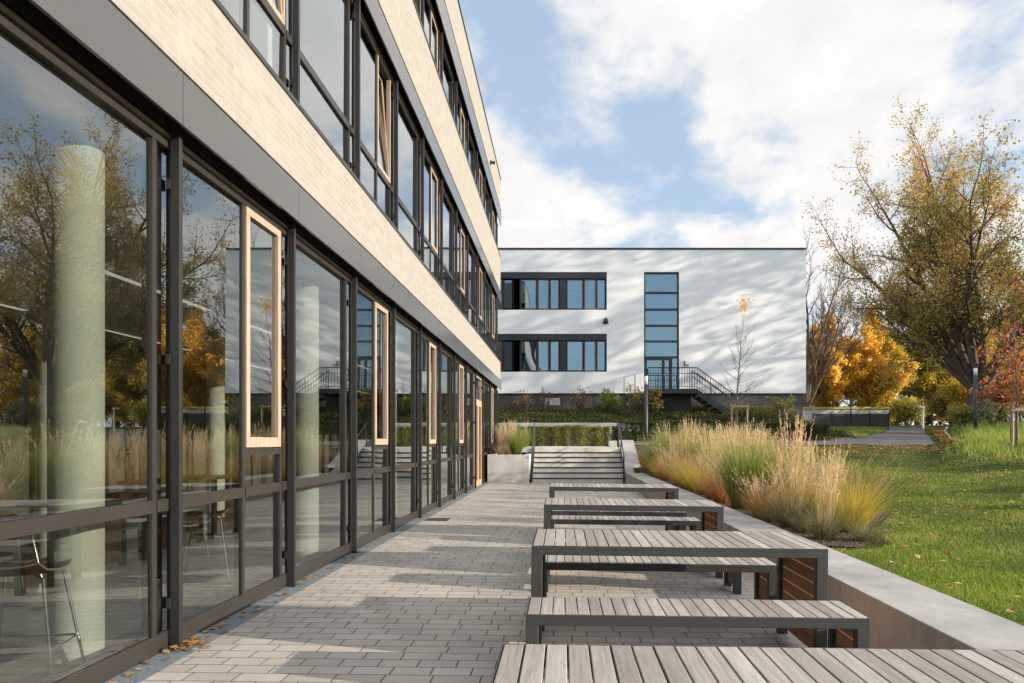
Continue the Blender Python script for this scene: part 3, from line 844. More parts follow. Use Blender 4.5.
for yy in (ly0+.03, ly0+1.45):
    m = MB(); top = 1.05
    xs0 = lx0 if yy < ly0+1 else lx1
    pts = [(xs0, yy, lz+top), (lx1, yy, lz+top), (fx1+.1, yy, zg+top)]
    m.tube(pts if xs0 < lx1 else pts[1:], .025, 6)
    low = [(xs0, yy, lz+.1), (lx1, yy, lz+.1), (fx1, yy, zg+.15)]
    m.tube(low if xs0 < lx1 else low[1:], .015, 6)
    m.tube([(p[0], p[1], p[2]-.28) for p in (pts if xs0 < lx1 else pts[1:])], .018, 6)
    x = xs0+.01
    while x < fx1:
        zb_ = lz if x < lx1 else lz+(zg-lz)*(x-lx1)/(fx1-lx1)
        m.tube([(x, yy, zb_), (x, yy, zb_+top)], .012 if int((x-xs0)/.13) % 8 else .022, 5); x += .13
    m.build('railing', 'dark', os_)
m = MB(); x = lx0
m.tube([(lx0+.03, ly0+.03, lz+1.05), (lx0+.03, ly1, lz+1.05)], .025, 6)
for k in range(13): m.tube([(lx0+.03, ly0+.1+k*.14, lz), (lx0+.03, ly0+.1+k*.14, lz+1.05)], .012, 5)
m.build('railing', 'dark', os_)
fl = empty('wall_floodlight', (wx(605.5), WY, wz(322)), 'small black floodlight on the white wall beside the ribbon windows', 'floodlight')
MB().box(wx(605.5)-.05, wx(605.5)+.05, WY-.10, WY-.001, wz(320)-.05, wz(320)+.05).build('bracket', 'dark', fl)
MB().tube([(wx(605.5), WY-.12, wz(319.5)), (wx(605.5), WY-.24, wz(323.5))], [.11, .14], 14).build('lamp_head', 'dark', fl)
hs = empty('wall_hook_lamp', (wx(685), WY, wz(364)), 'small grey bracket lamp on the white wall right of the entrance door', 'wall lamp')
MB().box(wx(684.5)-.03, wx(684.5)+.03, WY-.06, WY-.001, wz(366), wz(361)).build('back_plate', 'fascia', hs)
MB().box(wx(684.5)-.03, wx(688.5), WY-.11, WY-.062, wz(366), wz(364.8)).build('lamp_arm', 'fascia', hs)

# low white building and black bin screen far along the path
def px(u, v, Y): return ((u-563)*Y/683., Y, 1.42+(441-v)*Y/683.)
WB = empty('low_white_building', (px(846, 425, 51)[0], 51, 2.4), 'low white flat roofed building behind the black fence', 'building')
a = px(800, 425, 51); b = px(889, 407.5, 51)
MB().box(a[0], b[0], 51, 55, 2.2, b[2]-.12).build('wall', 'whitepaint', WB)
MB().box(a[0]-.05, b[0]+.08, 50.93, 55.05, b[2]-.117, b[2]+.05).build('roof', 'yellow', WB)
MB().box(px(858, 0, 51)[0]-.12, px(858, 0, 51)[0]+.12, 52, 52.24, b[2]+.053, px(0, 401, 51)[2]+.2).build('chimney', 'dark', WB)
BF = empty('bin_screen', (px(852, 425, 48)[0], 48, 2.45), 'black panel fence in front of the low white building', 'fence')
a = px(813, 426, 48); b = px(889, 413, 48); nn = 4
for k in range(nn):
    x0 = a[0]+(b[0]-a[0])*k/nn; x1 = a[0]+(b[0]-a[0])*(k+1)/nn
    MB().box(x0+.03, x1-.03, 48, 48.05, 2.3, b[2]-.05).build('panel', 'plinth', BF)
for k in range(nn+1):
    x0 = a[0]+(b[0]-a[0])*k/nn; MB().box(x0-.027, x0+.027, 47.97, 48.08, 2.2, b[2]+(.6 if k == 2 else .02)).build('post', 'dark', BF)

# ------------------------------------------------------------------ lamps
def lamp(u, Y, top_v, label, r=.085):
    x = (u-563)*Y/683.; z0 = float(ground_z(x, Y)); zt = 1.42+(441-top_v)*Y/683.
    e = empty('street_lamp', (x, Y, z0), label, 'street lamp', 'post lamps along the paths')
    hh = .42*(zt-z0)/3
    MB().tube([(x, Y, z0-.05), (x, Y, z0+.5), (x, Y, zt-hh)], [r*1.05, r, r*.95], 16).build('pole', 'dark', e, smooth=True)
    MB().tube([(x, Y, zt-hh+.002), (x, Y, zt-.05)], r*.93, 16).build('lamp_head', 'lamp', e, smooth=True)
    MB().tube([(x, Y, zt-.048), (x, Y, zt)], r*1.02, 16).build('lamp_cap', 'dark', e)
lamp(646, 28.5, 375, 'slim dark post lamp rising from the grasses before the white block')
lamp(975.5, 31, 367, 'slim dark post lamp in front of the big maple trunk')
x = (923-563)*44/683.; z0 = float(ground_z(x, 44))
e = empty('bollard', (x, 44, z0), 'small pale bollard at the far bend of the path', 'bollard')
MB().tube([(x, 44, z0-.05), (x, 44, z0+1.35)], .06, 12).build('post', 'whitepaint', e); MB().box(x-.28, x+.1, 43.93, 44.07, z0+1.352, z0+1.45).build('lamp_head', 'whitepaint', e)

# ------------------------------------------------------------------ trees
def grow(seed, spec):
    """returns list of (pts, radii, level) polylines and leaf anchor points. Local coords, base at origin."""
    r = np.random.default_rng(seed); lines = []; tips = []
    def branch(p, d, L, rad, lev):
        sp = spec['lv'][lev]; n = sp.get('n', 5)
        pts = [p.copy()]; rr = [rad]; dirs = [d.copy()]
        for i in range(n):
            d = unit(d + r.normal(size=3)*sp['wob'] + np.array([0, 0, sp['up']]))
            p = p + d*L/n; pts.append(p.copy()); dirs.append(d.copy())
            rr.append(rad*(1-(1-sp['taper'])*(i+1)/n))
        lines.append((pts, rr, lev))
        if lev == len(spec['lv'])-1:
            for i in range(1, n+1): tips.append(pts[i])
            return
        nx_ = spec['lv'][lev+1]; m = sp['kids']
        for k in range(m):
            t = sp['from'] + (1-sp['from'])*(k+r.uniform(.2, .8))/m
            f = t*n; i = min(int(f), n-1); q = pts[i] + (pts[i+1]-pts[i])*(f-i); dd = dirs[i+1]
            az = k*2.399 + r.uniform(-.5, .5)
            o = unit(np.cross(dd, np.array([.3, .2, 1.]) if abs(dd[2]) < .9 else np.array([1, 0, 0]))); o2 = np.cross(dd, o)
            side = o*math.cos(az) + o2*math.sin(az); ang = R(sp['ang'])*r.uniform(.7, 1.25)
            nd = unit(dd*math.cos(ang) + side*math.sin(ang))
            ln = L*sp['ratio']*r.uniform(.65, 1.2)*(1-sp.get('cone', .35)*t)
            rb = min(rr[i]*.62, rad*sp['rratio']*r.uniform(.8, 1.1))
            branch(q, nd, ln, max(rb, spec.get('rmin', .006)), lev+1)
        # leader end also carries a twig
        branch(pts[-1], dirs[-1], L*sp['ratio']*.8, max(rr[-1]*.9, spec.get('rmin', .006)), lev+1)
    if spec.get('stems'):
        tr = spec['trunk']; tp_ = [np.array([0, 0, -.3]), np.array([0, 0, .25*tr[0]]), np.array([0, 0, tr[0]*.7]), np.array([0, 0, tr[0]])]
        lines.append((tp_, [tr[1]*1.35, tr[1]*1.02, tr[1]*.95, tr[1]*.85], 0))
        for az, inc, L, rad in spec['stems']:
            a = R(az); i = R(inc); d = np.array([math.cos(a)*math.sin(i), math.sin(a)*math.sin(i), math.cos(i)])
            branch(np.array([0, 0, tr[0]*.75]) + d*.1, d, L, rad, 0)
    else:
        branch(np.array([0, 0, -.1]), np.array([0, 0, 1.]), spec['H'], spec['R'], 0)
    return lines, np.array(tips)

SIDES = [10, 7, 5, 4, 3]
def tree_meshes(seed, spec, nleaf, lsize, spread, barkm, leafm, name='trunk', min_lev=0, keep=None):
    lines, tips = grow(seed, spec)
    r = np.random.default_rng(seed+100)
    mb = MB()
    off = 5-len(spec['lv'])
    for pts, rr, lev in lines:
        mb.tube(pts, rr, SIDES[min(lev+(off if lev else 0), 4)], False)
    me = bpy.data.meshes.new('trunk'); me.from_pydata(mb.v, [], mb.f); me.materials.append(M[barkm])
    me.polygons.foreach_set('use_smooth', [True]*len(me.polygons)); me.update()
    lo = None
    if nleaf:
        if keep: tips = tips[keep(tips)]
        # uneven density: whole sprays thinned out
        cell = np.sin(tips[:, 0]*1.1+seed)*np.sin(tips[:, 1]*1.3+1.7*seed)*np.sin(tips[:, 2]*1.2+.6)
        pr = np.clip(.75+cell*1.2, .12, 1.6)*np.exp(r.normal(size=len(tips))*1.0); pr /= pr.sum()
        idx = r.choice(len(tips), nleaf, p=pr)
        p = tips[idx] + r.normal(size=(nleaf, 3))*spread
        v, f = leaf_arrays(p, lsize, r)
        rn = np.clip(.5+.28*np.sin(p[:, 0]*.7+seed)*np.sin(p[:, 2]*.8)+r.normal(size=nleaf)*.22, 0, 1)
        lo = (v, f, rn)
    return me, lo
def place_tree(name, loc, label, cat, trunk_me, leaf, leafm, group=None, rz=0., sc=1., leafname='crown'):
    e = empty(name, loc, label, cat, group)
    t = bpy.data.objects.new('trunk', trunk_me); C.objects.link(t); t.parent = e
    if leaf is not None:
        if isinstance(leaf, bpy.types.Mesh):
            c = bpy.data.objects.new(leafname, leaf); C.objects.link(c)
        else:
            c = np_mesh(leafname, leaf[0], leaf[1], leafm, None, leaf[2])
        c.parent = e
    e.rotation_euler = (0, 0, rz); e.scale = (sc,)*3
    return e, (c.data if leaf is not None else None)

# big maple
maple_spec = dict(trunk=(2.6, .85), rmin=.011, stems=[(175, 42, 13.6, 0.29), (186, 30, 15.2, 0.31), (182, 17, 14.6, 0.30), (186, 23, 15.2, 0.28), (200, 6, 13.4, 0.30), (170, 11, 14., 0.28), (20, 15, 13.8, 0.32), (10, 23, 14.2, 0.28), (5, 31, 14.2, 0.30), (100, 24, 13.4, 0.26), (265, 22, 13.4, 0.26), (180, 54, 10.2, 0.17), (290, 42, 11.5, 0.19), (10, 56, 10.6, 0.16), (235, 34, 13.0, 0.22)],
    lv=[dict(n=9, wob=.07, up=.028, taper=.2, kids=14, **{'from': .20}, ang=46, ratio=.37, rratio=.30, cone=.45),
        dict(n=6, wob=.12, up=.05, taper=.25, kids=8, **{'from': .22}, ang=42, ratio=.42, rratio=.42, cone=.35),
        dict(n=4, wob=.16, up=.03, taper=.35, kids=5, **{'from': .25}, ang=42, ratio=.5, rratio=.5, cone=.3),
        dict(n=3, wob=.22, up=.02, taper=.4)])
big_t, big_l = tree_meshes(11, maple_spec, 66000, .165, .24, 'bark', 'maple')
gx, gy = px(979, 409, 42)[0], 42
place_tree('maple_tree', (gx, gy, float(ground_z(gx, gy))), 'huge multi stemmed maple with thinning yellow brown leaves', 'tree', big_t, big_l, 'maple', sc=.86)

# dark olive tree behind
lv4 = lambda ang, up, k0=16, k1=8, k2=6, r0=.5, r1=.45, r2=.5, fr=.15, cone=.6, w=.08: [
    dict(n=8, wob=w*.4, up=.05, taper=.15, kids=k0, **{'from': fr}, ang=ang, ratio=r0, rratio=.38, cone=cone),
    dict(n=5, wob=w, up=up, taper=.25, kids=k1, **{'from': .2}, ang=42, ratio=r1, rratio=.45, cone=.4),
    dict(n=4, wob=w*1.5, up=up, taper=.3, kids=k2, **{'from': .2}, ang=40, ratio=r2, rratio=.5, cone=.3),
    dict(n=3, wob=w*2, up=up*.5, taper=.4)]
olive_t, olive_l = tree_meshes(21, dict(H=11, R=.3, rmin=.012, lv=lv4(68, -.03, 20, 8, 6, .46, .45, .5, .1, .62)), 34000, .26, .2, 'bark', 'maple_green')
X = px(918, 0, 68)[0]
e, olive_me = place_tree('evergreen_tree', (X, 68, float(ground_z(X, 68))), 'dark olive tree with drooping boughs behind the path bend', 'tree', olive_t, olive_l, 'maple_green', 'dark trees behind the path', sc=1.2)
for u, Y, s, rz, lb in ((955, 74, 1.25, 2., 'dark olive tree behind the maple trunk'), (1000, 76, 1.2, 4., 'dark olive tree far behind the red sapling')):
    X = px(u, 0, Y)[0]; place_tree('evergreen_tree', (X, Y, float(ground_z(X, Y))), lb, 'tree', olive_t, olive_me, None, 'dark trees behind the path', rz, s)

# orange tree(s)
or_t, or_l = tree_meshes(31, dict(H=7.2, R=.2, rmin=.01, lv=lv4(52, .05, 14, 8, 6, .58, .45, .5, .12, .45)), 30000, .24, .2, 'bark', 'orange')
e, or_me = place_tree('orange_tree', (px(838, 0, 57.5)[0], 57.5, 2.75), 'bright orange autumn tree behind the low white building', 'tree', or_t, or_l, 'orange', 'autumn trees behind the path', sc=.8)
X = px(872, 0, 58.5)[0]; place_tree('orange_tree', (X, 58.5, 2.8), 'orange autumn tree standing behind the brightest one', 'tree', or_t, or_me, None, 'autumn trees behind the path', 2.2, .84)
X = px(806, 0, 60)[0]; place_tree('orange_tree', (X, 60, 2.8), 'orange autumn tree beside the corner of the white block', 'tree', or_t, or_me, None, 'autumn trees behind the path', 4.2, .75)
ye_t, ye_l = tree_meshes(37, dict(H=5.2, R=.13, rmin=.01, lv=lv4(50, .05, 13, 7, 6, .58, .45, .5, .08, .4)), 22000, .2, .2, 'bark', 'yellowleaf')
X = px(884, 0, 57)[0]; e, ye_me = place_tree('yellow_tree', (X, 57, 2.7), 'small yellow tree at the end of the black fence', 'tree', ye_t, ye_l, 'yellowleaf', 'yellow trees behind the path', 0, .85)
for u, Y, s, rz, lb in ((1006, 47, .8, 1., 'yellow leaved tree behind the staked red sapling'), (932, 66, 1., 4.5, 'yellow leaved tree behind the pale bollard'), (965, 70, 1.3, 5.5, 'tall yellow leaved tree left of the maple trunk')):
    X = px(u, 0, Y)[0]; place_tree('yellow_tree', (X, Y, float(ground_z(X, Y))), lb, 'tree', ye_t, ye_me, None, 'yellow trees behind the path', rz, s)

# bare tree at the corner of the white block
bare_t, _ = tree_meshes(41, dict(trunk=(1.5, .34), rmin=.016, stems=[(0, 14, 10.5, .2), (10, 34, 9.5, .17), (350, 50, 8, .13), (20, 4, 10.5, .2), (90, 25, 9.5, .16), (275, 28, 9, .16), (5, 24, 10.5, .17)], lv=[
    dict(n=8, wob=.06, up=.04, taper=.2, kids=11, **{'from': .2}, ang=40, ratio=.42, rratio=.4, cone=.4),
    dict(n=7, wob=.08, up=.08, taper=.25, kids=7, **{'from': .15}, ang=34, ratio=.45, rratio=.45, cone=.35),
    dict(n=5, wob=.1, up=.05, taper=.3, kids=4, **{'from': .2}, ang=32, ratio=.5, rratio=.55, cone=.3),
    dict(n=3, wob=.15, up=.03, taper=.5)]), 0, 0, 0, 'bark', None)
X = px(806, 0, 56)[0]
place_tree('bare_tree', (X, 56, 2.7), 'tall leafless tree beside the white block corner', 'tree', bare_t, None, None, 'leafless trees', .4, .98)

# shade trees beyond the right edge (cast the streaks on the white wall)
sh_t, sh_l = tree_meshes(51, dict(H=17, R=.34, rmin=.014, lv=lv4(48, .04, 13, 6, 4, .48, .45, .5, .2, .5)), 2500, .26, .3, 'bark', 'maple')
e, sh_me = place_tree('shade_tree', (33, 27.5, 1.9), 'tall thin leaved tree beyond the frame, nearest the lawn', 'tree', sh_t, sh_l, 'maple', 'trees beyond the frame edge')
for x, y, s, rz, lb in ((42, 30, 1.15, 1.5, 'tall thin leaved tree beyond the frame, second row'), (46, 23.5, 1.2, 3.2, 'tall thin leaved tree beyond the frame, third row'), (57, 27, 1.25, 4.6, 'tall thin leaved tree beyond the frame, furthest out')):
    place_tree('shade_tree', (x, y, 1.9), lb, 'tree', sh_t, sh_me, None, 'trees beyond the frame edge', rz, s)

# young staked tree before the white block
yg_t, yg_l = tree_meshes(61, dict(H=4.55, R=.055, rmin=.006, lv=[
    dict(n=8, wob=.02, up=.05, taper=.25, kids=24, **{'from': .22}, ang=58, ratio=.40, rratio=.34, cone=.55),
    dict(n=5, wob=.07, up=.06, taper=.25, kids=6, **{'from': .2}, ang=32, ratio=.42, rratio=.5, cone=.3),
    dict(n=3, wob=.1, up=.04, taper=.4)]), 130, .12, .16, 'barkpale', 'peach', keep=lambda t: t[:, 2] > t[:, 2].max()-.45)
Xy = px(737, 0, 31.5)[0]; zy = float(ground_z(Xy, 31.5))
place_tree('young_tree', (Xy, 31.5, zy), 'bare young tree with a tuft of peach leaves on top', 'tree', yg_t, yg_l, 'peach')
def stakes(x, y, z, h, w, label):
    e = empty('tree_stakes', (x, y, z), label, 'tree stakes', 'tree stakes')
    for sx, sy in ((-1, -.6), (1, -.6), (0, .9)):
        MB().tube([(x+sx*w, y+sy*w, z-.2), (x+sx*w, y+sy*w, z+h)], .045, 8).build('stake', 'stake', e)
    m = MB(); m.box(x-w-.08, x+w+.08, y-.6*w-.075, y-.6*w-.047, z+h-.16, z+h-.06); m.build('crossbar', 'stake', e)
stakes(Xy+.05, 31.5, zy, 1.5, .36, 'pale wooden stakes around the bare young tree')
# red sapling at the right edge
rd_t, rd_l = tree_meshes(71, dict(H=3.3, R=.05, rmin=.006, lv=[
    dict(n=8, wob=.03, up=.05, taper=.25, kids=20, **{'from': .30}, ang=56, ratio=.46, rratio=.4, cone=.4),
    dict(n=5, wob=.07, up=.0, taper=.25, kids=6, **{'from': .2}, ang=38, ratio=.42, rratio=.5, cone=.3),
    dict(n=3, wob=.1, up=-.02, taper=.4)]), 1500, .13, .10, 'barkpale', 'red')
Xr = px(1017, 0, 20)[0]; zr = float(ground_z(Xr, 20))
place_tree('red_sapling', (Xr, 20, zr), 'red leaved sapling on stakes at the lawn edge', 'tree', rd_t, rd_l, 'red')
stakes(Xr+.02, 20, zr, 1.15, .28, 'brown wooden stakes around the red sapling')

# ------------------------------------------------------------------ shrubs, hedges, ground cover
def bush_mesh(seed, w, d, h, n, ls, base=.0, conv=1.):
    r = np.random.default_rng(seed)
    nb = 26; c = np.stack([r.uniform(-1, 1, nb)*w*.36, r.uniform(-1, 1, nb)*d*.36, base+r.uniform(.3, .85, nb)*h], 1); rad = r.uniform(.16, .34, nb)*min(w, d, h)*conv
    i = r.integers(0, nb, n); q = unit(r.normal(size=(n, 3)))*(r.uniform(.35, 1.1, n)**.6)[:, None]
    p = c[i] + q*rad[i][:, None]; p[:, 2] = np.abs(p[:, 2])
    v, f = leaf_arrays(p, ls, r); rn = np.clip(r.normal(.5, .22, n) + .25*np.sin(i*2.1), 0, 1)
    st = MB()
    for k in range(nb): st.tube([(c[k][0]*.15, c[k][1]*.15, -.05), (c[k][0]*.6, c[k][1]*.6, c[k][2]*.55), tuple(c[k]+np.array([0, 0, rad[k]*.7]))], [.02, .014, .005], 4, False)
    return (v, f, rn), st
def bush(name, x, y, w, d, h, n, ls, mat, label, seed, group='shrubs on the banks'):
    z = float(ground_z(x, y)); e = empty(name, (x, y, z), label, 'shrub', group)
    l, st = bush_mesh(seed, w, d, h, n, ls)
    o = np_mesh('foliage', l[0], l[1], mat, None, l[2]); o.parent = e
    me_o = st.build('stem', 'bark'); me_o.parent = e
    return e
bush('round_shrub', px(962, 0, 36)[0], 36, 2.0, 1.4, 1.15, 3500, .09, 'hedge', 'rounded grey green shrub left of the lamp by the maple', 81)
bush('loose_shrub', px(992, 0, 35)[0], 35, 2.2, 1.4, 1.5, 3000, .1, 'greygreen', 'loose weedy shrub right of the lamp by the maple', 82)
bush('loose_shrub', px(952, 0, 49)[0], 49, 4, 2, 2.6, 5000, .14, 'maple_green', 'dark shrub at the far bend behind the bollard', 83)
bush('loose_shrub', px(908, 0, 55)[0], 55, 3, 2, 2.2, 4000, .14, 'hedge', 'olive shrub behind the end of the black fence', 84)
bush('loose_shrub', px(975, 0, 46)[0], 46, 5, 2, 2.8, 5500, .15, 'yellowleaf', 'yellowing shrub under the maple stems', 85)
bush('loose_shrub', px(1022, 0, 40)[0], 40, 4.5, 2, 3.2, 5500, .14, 'yellowleaf', 'yellowing shrub behind the wooden stakes of the sapling', 86)
bush('green_shrub', px(612, 0, 34.6)[0], 34.6, 1.2, .9, 1.35, 700, .11, 'grass', 'light green shrub before the dark plinth', 87)
bush('yellow_shrub', px(634, 0, 34.4)[0], 34.4, .9, .7, 1.7, 260, .11, 'yellowleaf', 'sparse yellow shrub beside the entrance pillar', 88)
bush('yellow_shrub', px(656, 0, 33.8)[0], 33.8, .8, .7, 1.7, 240, .11, 'yellowleaf', 'sparse yellow shrub below the entrance landing', 89)
bush('bare_shrub', px(524, 0, 34.6)[0], 34.6, 1.1, .8, 1.3, 120, .1, 'rust', 'pinkish bare shrub near the glazed building corner', 90)
bush('bare_shrub', px(545, 0, 34.6)[0], 34.6, .9, .8, 1.5, 60, .1, 'rust', 'thin bare shrub before the grey plinth hatch', 91)
bush('bare_shrub', px(581, 0, 34.6)[0], 34.6, 1.2, .8, 1.5, 160, .1, 'rust', 'pinkish fan shaped bare shrub in the middle of the bank', 92)
bush('loose_shrub', px(700, 0, 33)[0], 33, 3.5, 1., .5, 1300, .08, 'cover', 'low shrub mass below the outside stair', 93)
bush('loose_shrub', px(755, 0, 33.5)[0], 33.5, 2.2, 1., .8, 700, .1, 'hedge', 'dark loose shrub behind the young tree stakes', 94)
bush('loose_shrub', px(782, 0, 34)[0], 34, 1.8, 1., 1.3, 600, .09, 'hedge', 'olive loose shrub below the corner of the white block', 95)
# off frame low shrubs that throw the stripes across the lawn
for k, (x, y, w, h) in enumerate(((12.6, 6.2, 1.2, 2.0), (13.6, 8.6, 1.1, 2.4), (13.9, 11.2, 1.0, 2.2), (16.5, 14.0, 1.2, 2.7), (10.4, 3.6, 1.0, 1.4))):
    bush('lawn_shrub', x, y, w, w*.8, h, 3600, .12, 'hedge', 'loose shrub on the lawn beyond the frame, number %s from the wall' % ['third', 'fourth', 'second', 'fifth', 'first'][k], 200+k, 'shrubs beyond the frame edge')

def hedge(name, x0, x1, y, d, h, n, ls, mat, label, seed):
    r = np.random.default_rng(seed)
    xm = (x0+x1)/2; z = float(ground_z(xm, y)); e = empty(name, (xm, y, z), label, 'hedge', 'clipped hedges')
    x = r.uniform(x0, x1, n); yy = y + r.uniform(-1, 1, n)*d/2
    # plants of the row bulge individually
    ph = .5*np.cos((x-x0)*2*np.pi/.62 + np.sin(x*3.1))
    top = h*(1 + .035*ph + .03*np.sin(x*2.3+seed))
    yy = y + (yy-y)*(.85+.2*ph)
    zz = r.uniform(.02, 1, n)**.85*top
    sh = r.uniform(0, 1, n) < .65
    yy = np.where(sh & (r.uniform(0, 1, n) < .7), y - d/2*(.85+.2*ph) + r.uniform(-.06, .08, n), yy)
    zz = np.where(sh & (r.uniform(0, 1, n) < .25), top + r.uniform(-.1, .05, n), zz)
    zg = ground_z(x, yy)
    zg = np.where(x < 2.4, 1.16, zg)
    p = np.stack([x, yy, zg + zz], 1)
    v, f = leaf_arrays(p, ls, r); rn = np.clip(r.normal(.45, .2, n) + .2*ph*.5 + .15*np.sin(x*1.7), 0, 1)
    o = np_mesh('foliage', v, f, mat, e, rn)
    st = MB()
    for xx in np.arange(x0+.15, x1, .31):
        zq = 1.16 if xx < 2.4 else float(ground_z(xx, y))
        for q in range(3): st.tube([(xx, y, zq-.02), (xx+r.uniform(-.12, .12), y+r.uniform(-.2, .2)*d, zq+h*.9)], [.014, .005], 4, False)
    st.build('stem', 'bark', e)
hedge('clipped_hedge', -1.6, 2.05, 30.2, .8, .88, 21000, .055, 'hedge', 'clipped olive hedge at the top of the steps', 101)
hedge('clipped_hedge', -7, -1.7, 30.3, .8, .9, 14000, .06, 'hedge', 'clipped olive hedge behind the concrete planter grasses', 102)
hedge('clipped_hedge', 2.15, 5.5, 30.4, .8, .85, 9000, .06, 'hedgedark', 'clipped hedge behind the dark post lamp', 103)
hedge('dark_hedge', 8.2, 11.9, 30.9, 1.1, .75, 14000, .07, 'hedgedark', 'low dark hedge beside the asphalt path', 104)

def cover(name, region, n, ls, mat, label, seed, h=.15):
    r = np.random.default_rng(seed); x0, x1, y0, y1 = region
    x = r.uniform(x0, x1, n); y = r.uniform(y0, y1, n)
    lump = .5+.5*np.sin(x*1.9+np.sin(y*2.2))*np.sin(y*2.6+.7*x)
    z = ground_z(x, y) + r.uniform(0, 1, n)*h*(.4+1.2*lump)
    v, f = leaf_arrays(np.stack([x, y, z], 1), ls, r, up=.8)
    rn = np.clip(r.normal(.4, .2, n) + .35*(smooth(y, 34, 35.2)-.3) - .2*(lump-.5), 0, 1)
    tag(np_mesh(name, v, f, mat, None, rn), label, kind='stuff')
cover('ground_cover', (-8, 9, 32.4, 35.7), 42000, .085, 'cover', 'low evergreen ground cover on the bank below the plinth', 111)
cover('ground_cover', (9, 13.6, 31.6, 37), 9000, .10, 'cover', 'mixed ground cover below the white block corner', 112, .25)

# ------------------------------------------------------------------ ornamental grasses
def clump(kind, seed):
    r = np.random.default_rng(seed); parts_ = []
    def blades(n, L, lean, bend, w, spread, k=5):
        az = r.uniform(0, 2*np.pi, n); rad = spread*np.sqrt(r.uniform(0, 1, n))
        base = np.stack([np.cos(az)*rad, np.sin(az)*rad, np.zeros(n)-.02], 1)
        az2 = az + r.normal(size=n)*.5
        Ls = L*r.uniform(.55, 1.1, n)
        return blade_arrays(base, az2, Ls, np.abs(r.normal(lean[0], lean[1], n)), np.abs(r.normal(bend[0], bend[1], n)), w*r.uniform(.7, 1.2, n), k, r)
    def fuzz(pts, t0, n_h, hl, w, thick=1.):
        """fine hairs along the upper part of each stalk"""
        ns, kk, _ = pts.shape; t = r.uniform(t0, 1, (ns, n_h)); f = t*(kk-1); i = np.minimum(f.astype(int), kk-2); fr = (f-i)[..., None]
        p = np.take_along_axis(pts, i[..., None], 1)*(1-fr) + np.take_along_axis(pts, (i+1)[..., None], 1)*fr
        d = unit(np.take_along_axis(pts, (i+1)[..., None], 1) - np.take_along_axis(pts, i[..., None], 1))
        shape = np.sin(np.clip((t-t0)/(1-t0), 0, 1)*np.pi*.9+.25)[..., None]
        hd = unit(d*1.5 + r.normal(size=p.shape)*.55*thick); s = hl*shape*r.uniform(.6, 1.2, t.shape)[..., None]
        sd = unit(np.cross(hd, r.normal(size=p.shape)))*w
        v = np.stack([p-sd, p+hd*s*.5-sd*.6+sd*1.6, p+hd*s, p+hd*s*.4-sd*1.2], 2).reshape(-1, 3)
        n = ns*n_h; return v, np.arange(4*n).reshape(n, 4)
    if kind == 'feather':
        v, f, _ = blades(260, .75, (.22, .16), (.9, .5), .009, .15); parts_.append(('blades', v, f, 'greygreen' if seed % 2 else 'pale'))
        v, f, pts = blades(85, 1.42, (.05, .045), (.12, .1), .006, .11); parts_.append(('stalks', v, f, 'pale'))
        v, f = fuzz(pts, .66, 30, .07, .0035, .6); parts_.append(('plumes', v, f, 'plume'))
    elif kind == 'fountain':
        v, f, _ = blades(520, .95, (.38, .22), (.75, .35), .0065, .13); parts_.append(('blades', v, f, 'gold'))
        v, f, pts = blades(85, 1.05, (.36, .18), (.45, .2), .004, .10); parts_.append(('stalks', v, f, 'rust'))
        v, f = fuzz(pts, .80, 22, .04, .003, 1.); parts_.append(('plumes', v, f, 'purple'))
    elif kind == 'green':
        v, f, _ = blades(800, 1.38, (.14, .10), (.4, .35), .010, .20, 6); parts_.append(('blades', v, f, 'green'))
        v, f, pts = blades(40, 1.50, (.09, .06), (.14, .1), .006, .16); parts_.append(('stalks', v, f, 'pale'))
        v, f = fuzz(pts, .80, 18, .08, .004, .9); parts_.append(('plumes', v, f, 'plume'))
    elif kind == 'rust':
        v, f, _ = blades(480, .85, (.26, .18), (.7, .4), .008, .20); parts_.append(('blades', v, f, 'rust'))
        v, f, pts = blades(90, 1.15, (.15, .1), (.25, .15), .005, .17); parts_.append(('stalks', v, f, 'pale'))
        v, f = fuzz(pts, .62, 16, .08, .0035, 1.1); parts_.append(('plumes', v, f, 'plume'))
    elif kind == 'tuft':
        v, f, _ = blades(280, .48, (.35, .25), (.9, .4), .007, .14, 4); parts_.append(('blades', v, f, 'greygreen'))
    out = []
    for nm, v, f, mt in parts_:
        if nm == 'plumes': rn = np.clip(r.normal(.5, .25, len(f)), 0, 1)
        else:
            k = 4 if kind == 'tuft' else (6 if (kind == 'green' and nm == 'blades') else 5)
            rn = np.repeat(np.clip(r.normal(.5, .25, len(f)//k), 0, 1), k)
        out.append((nm, v, f, mt, rn))
    return out
PROTO = {}
for kd in ('feather', 'fountain', 'green', 'rust', 'tuft'):
    PROTO[kd] = []
    for q in range(2):
        e = empty('grass_clump', (0, -200-5*q, 0)); 
        PROTO[kd].append((clump(kd, 300+q+10*len(PROTO)), e))
NAMES = {'feather': ('feather_reed_grass', 'pale straw feather grass clump with upright plumes'), 'fountain': ('fountain_grass', 'golden fountain grass clump with mauve plumes'),
         'green': ('silver_grass', 'tall green silver grass clump'), 'rust': ('rusty_grass', 'rusty brown grass clump with pale tops'), 'tuft': ('sedge_tuft', 'small grey green sedge tuft')}
meshes = {}
for kd in PROTO:
    for q in range(2):
        parts_, e = PROTO[kd][q]; bpy.data.objects.remove(e)
        meshes[kd, q] = []
        for nm, v, f, mt, rn in parts_:
            o = np_mesh(nm, v, f, mt, None, rn); meshes[kd, q].append((nm, o.data)); bpy.data.objects.remove(o)
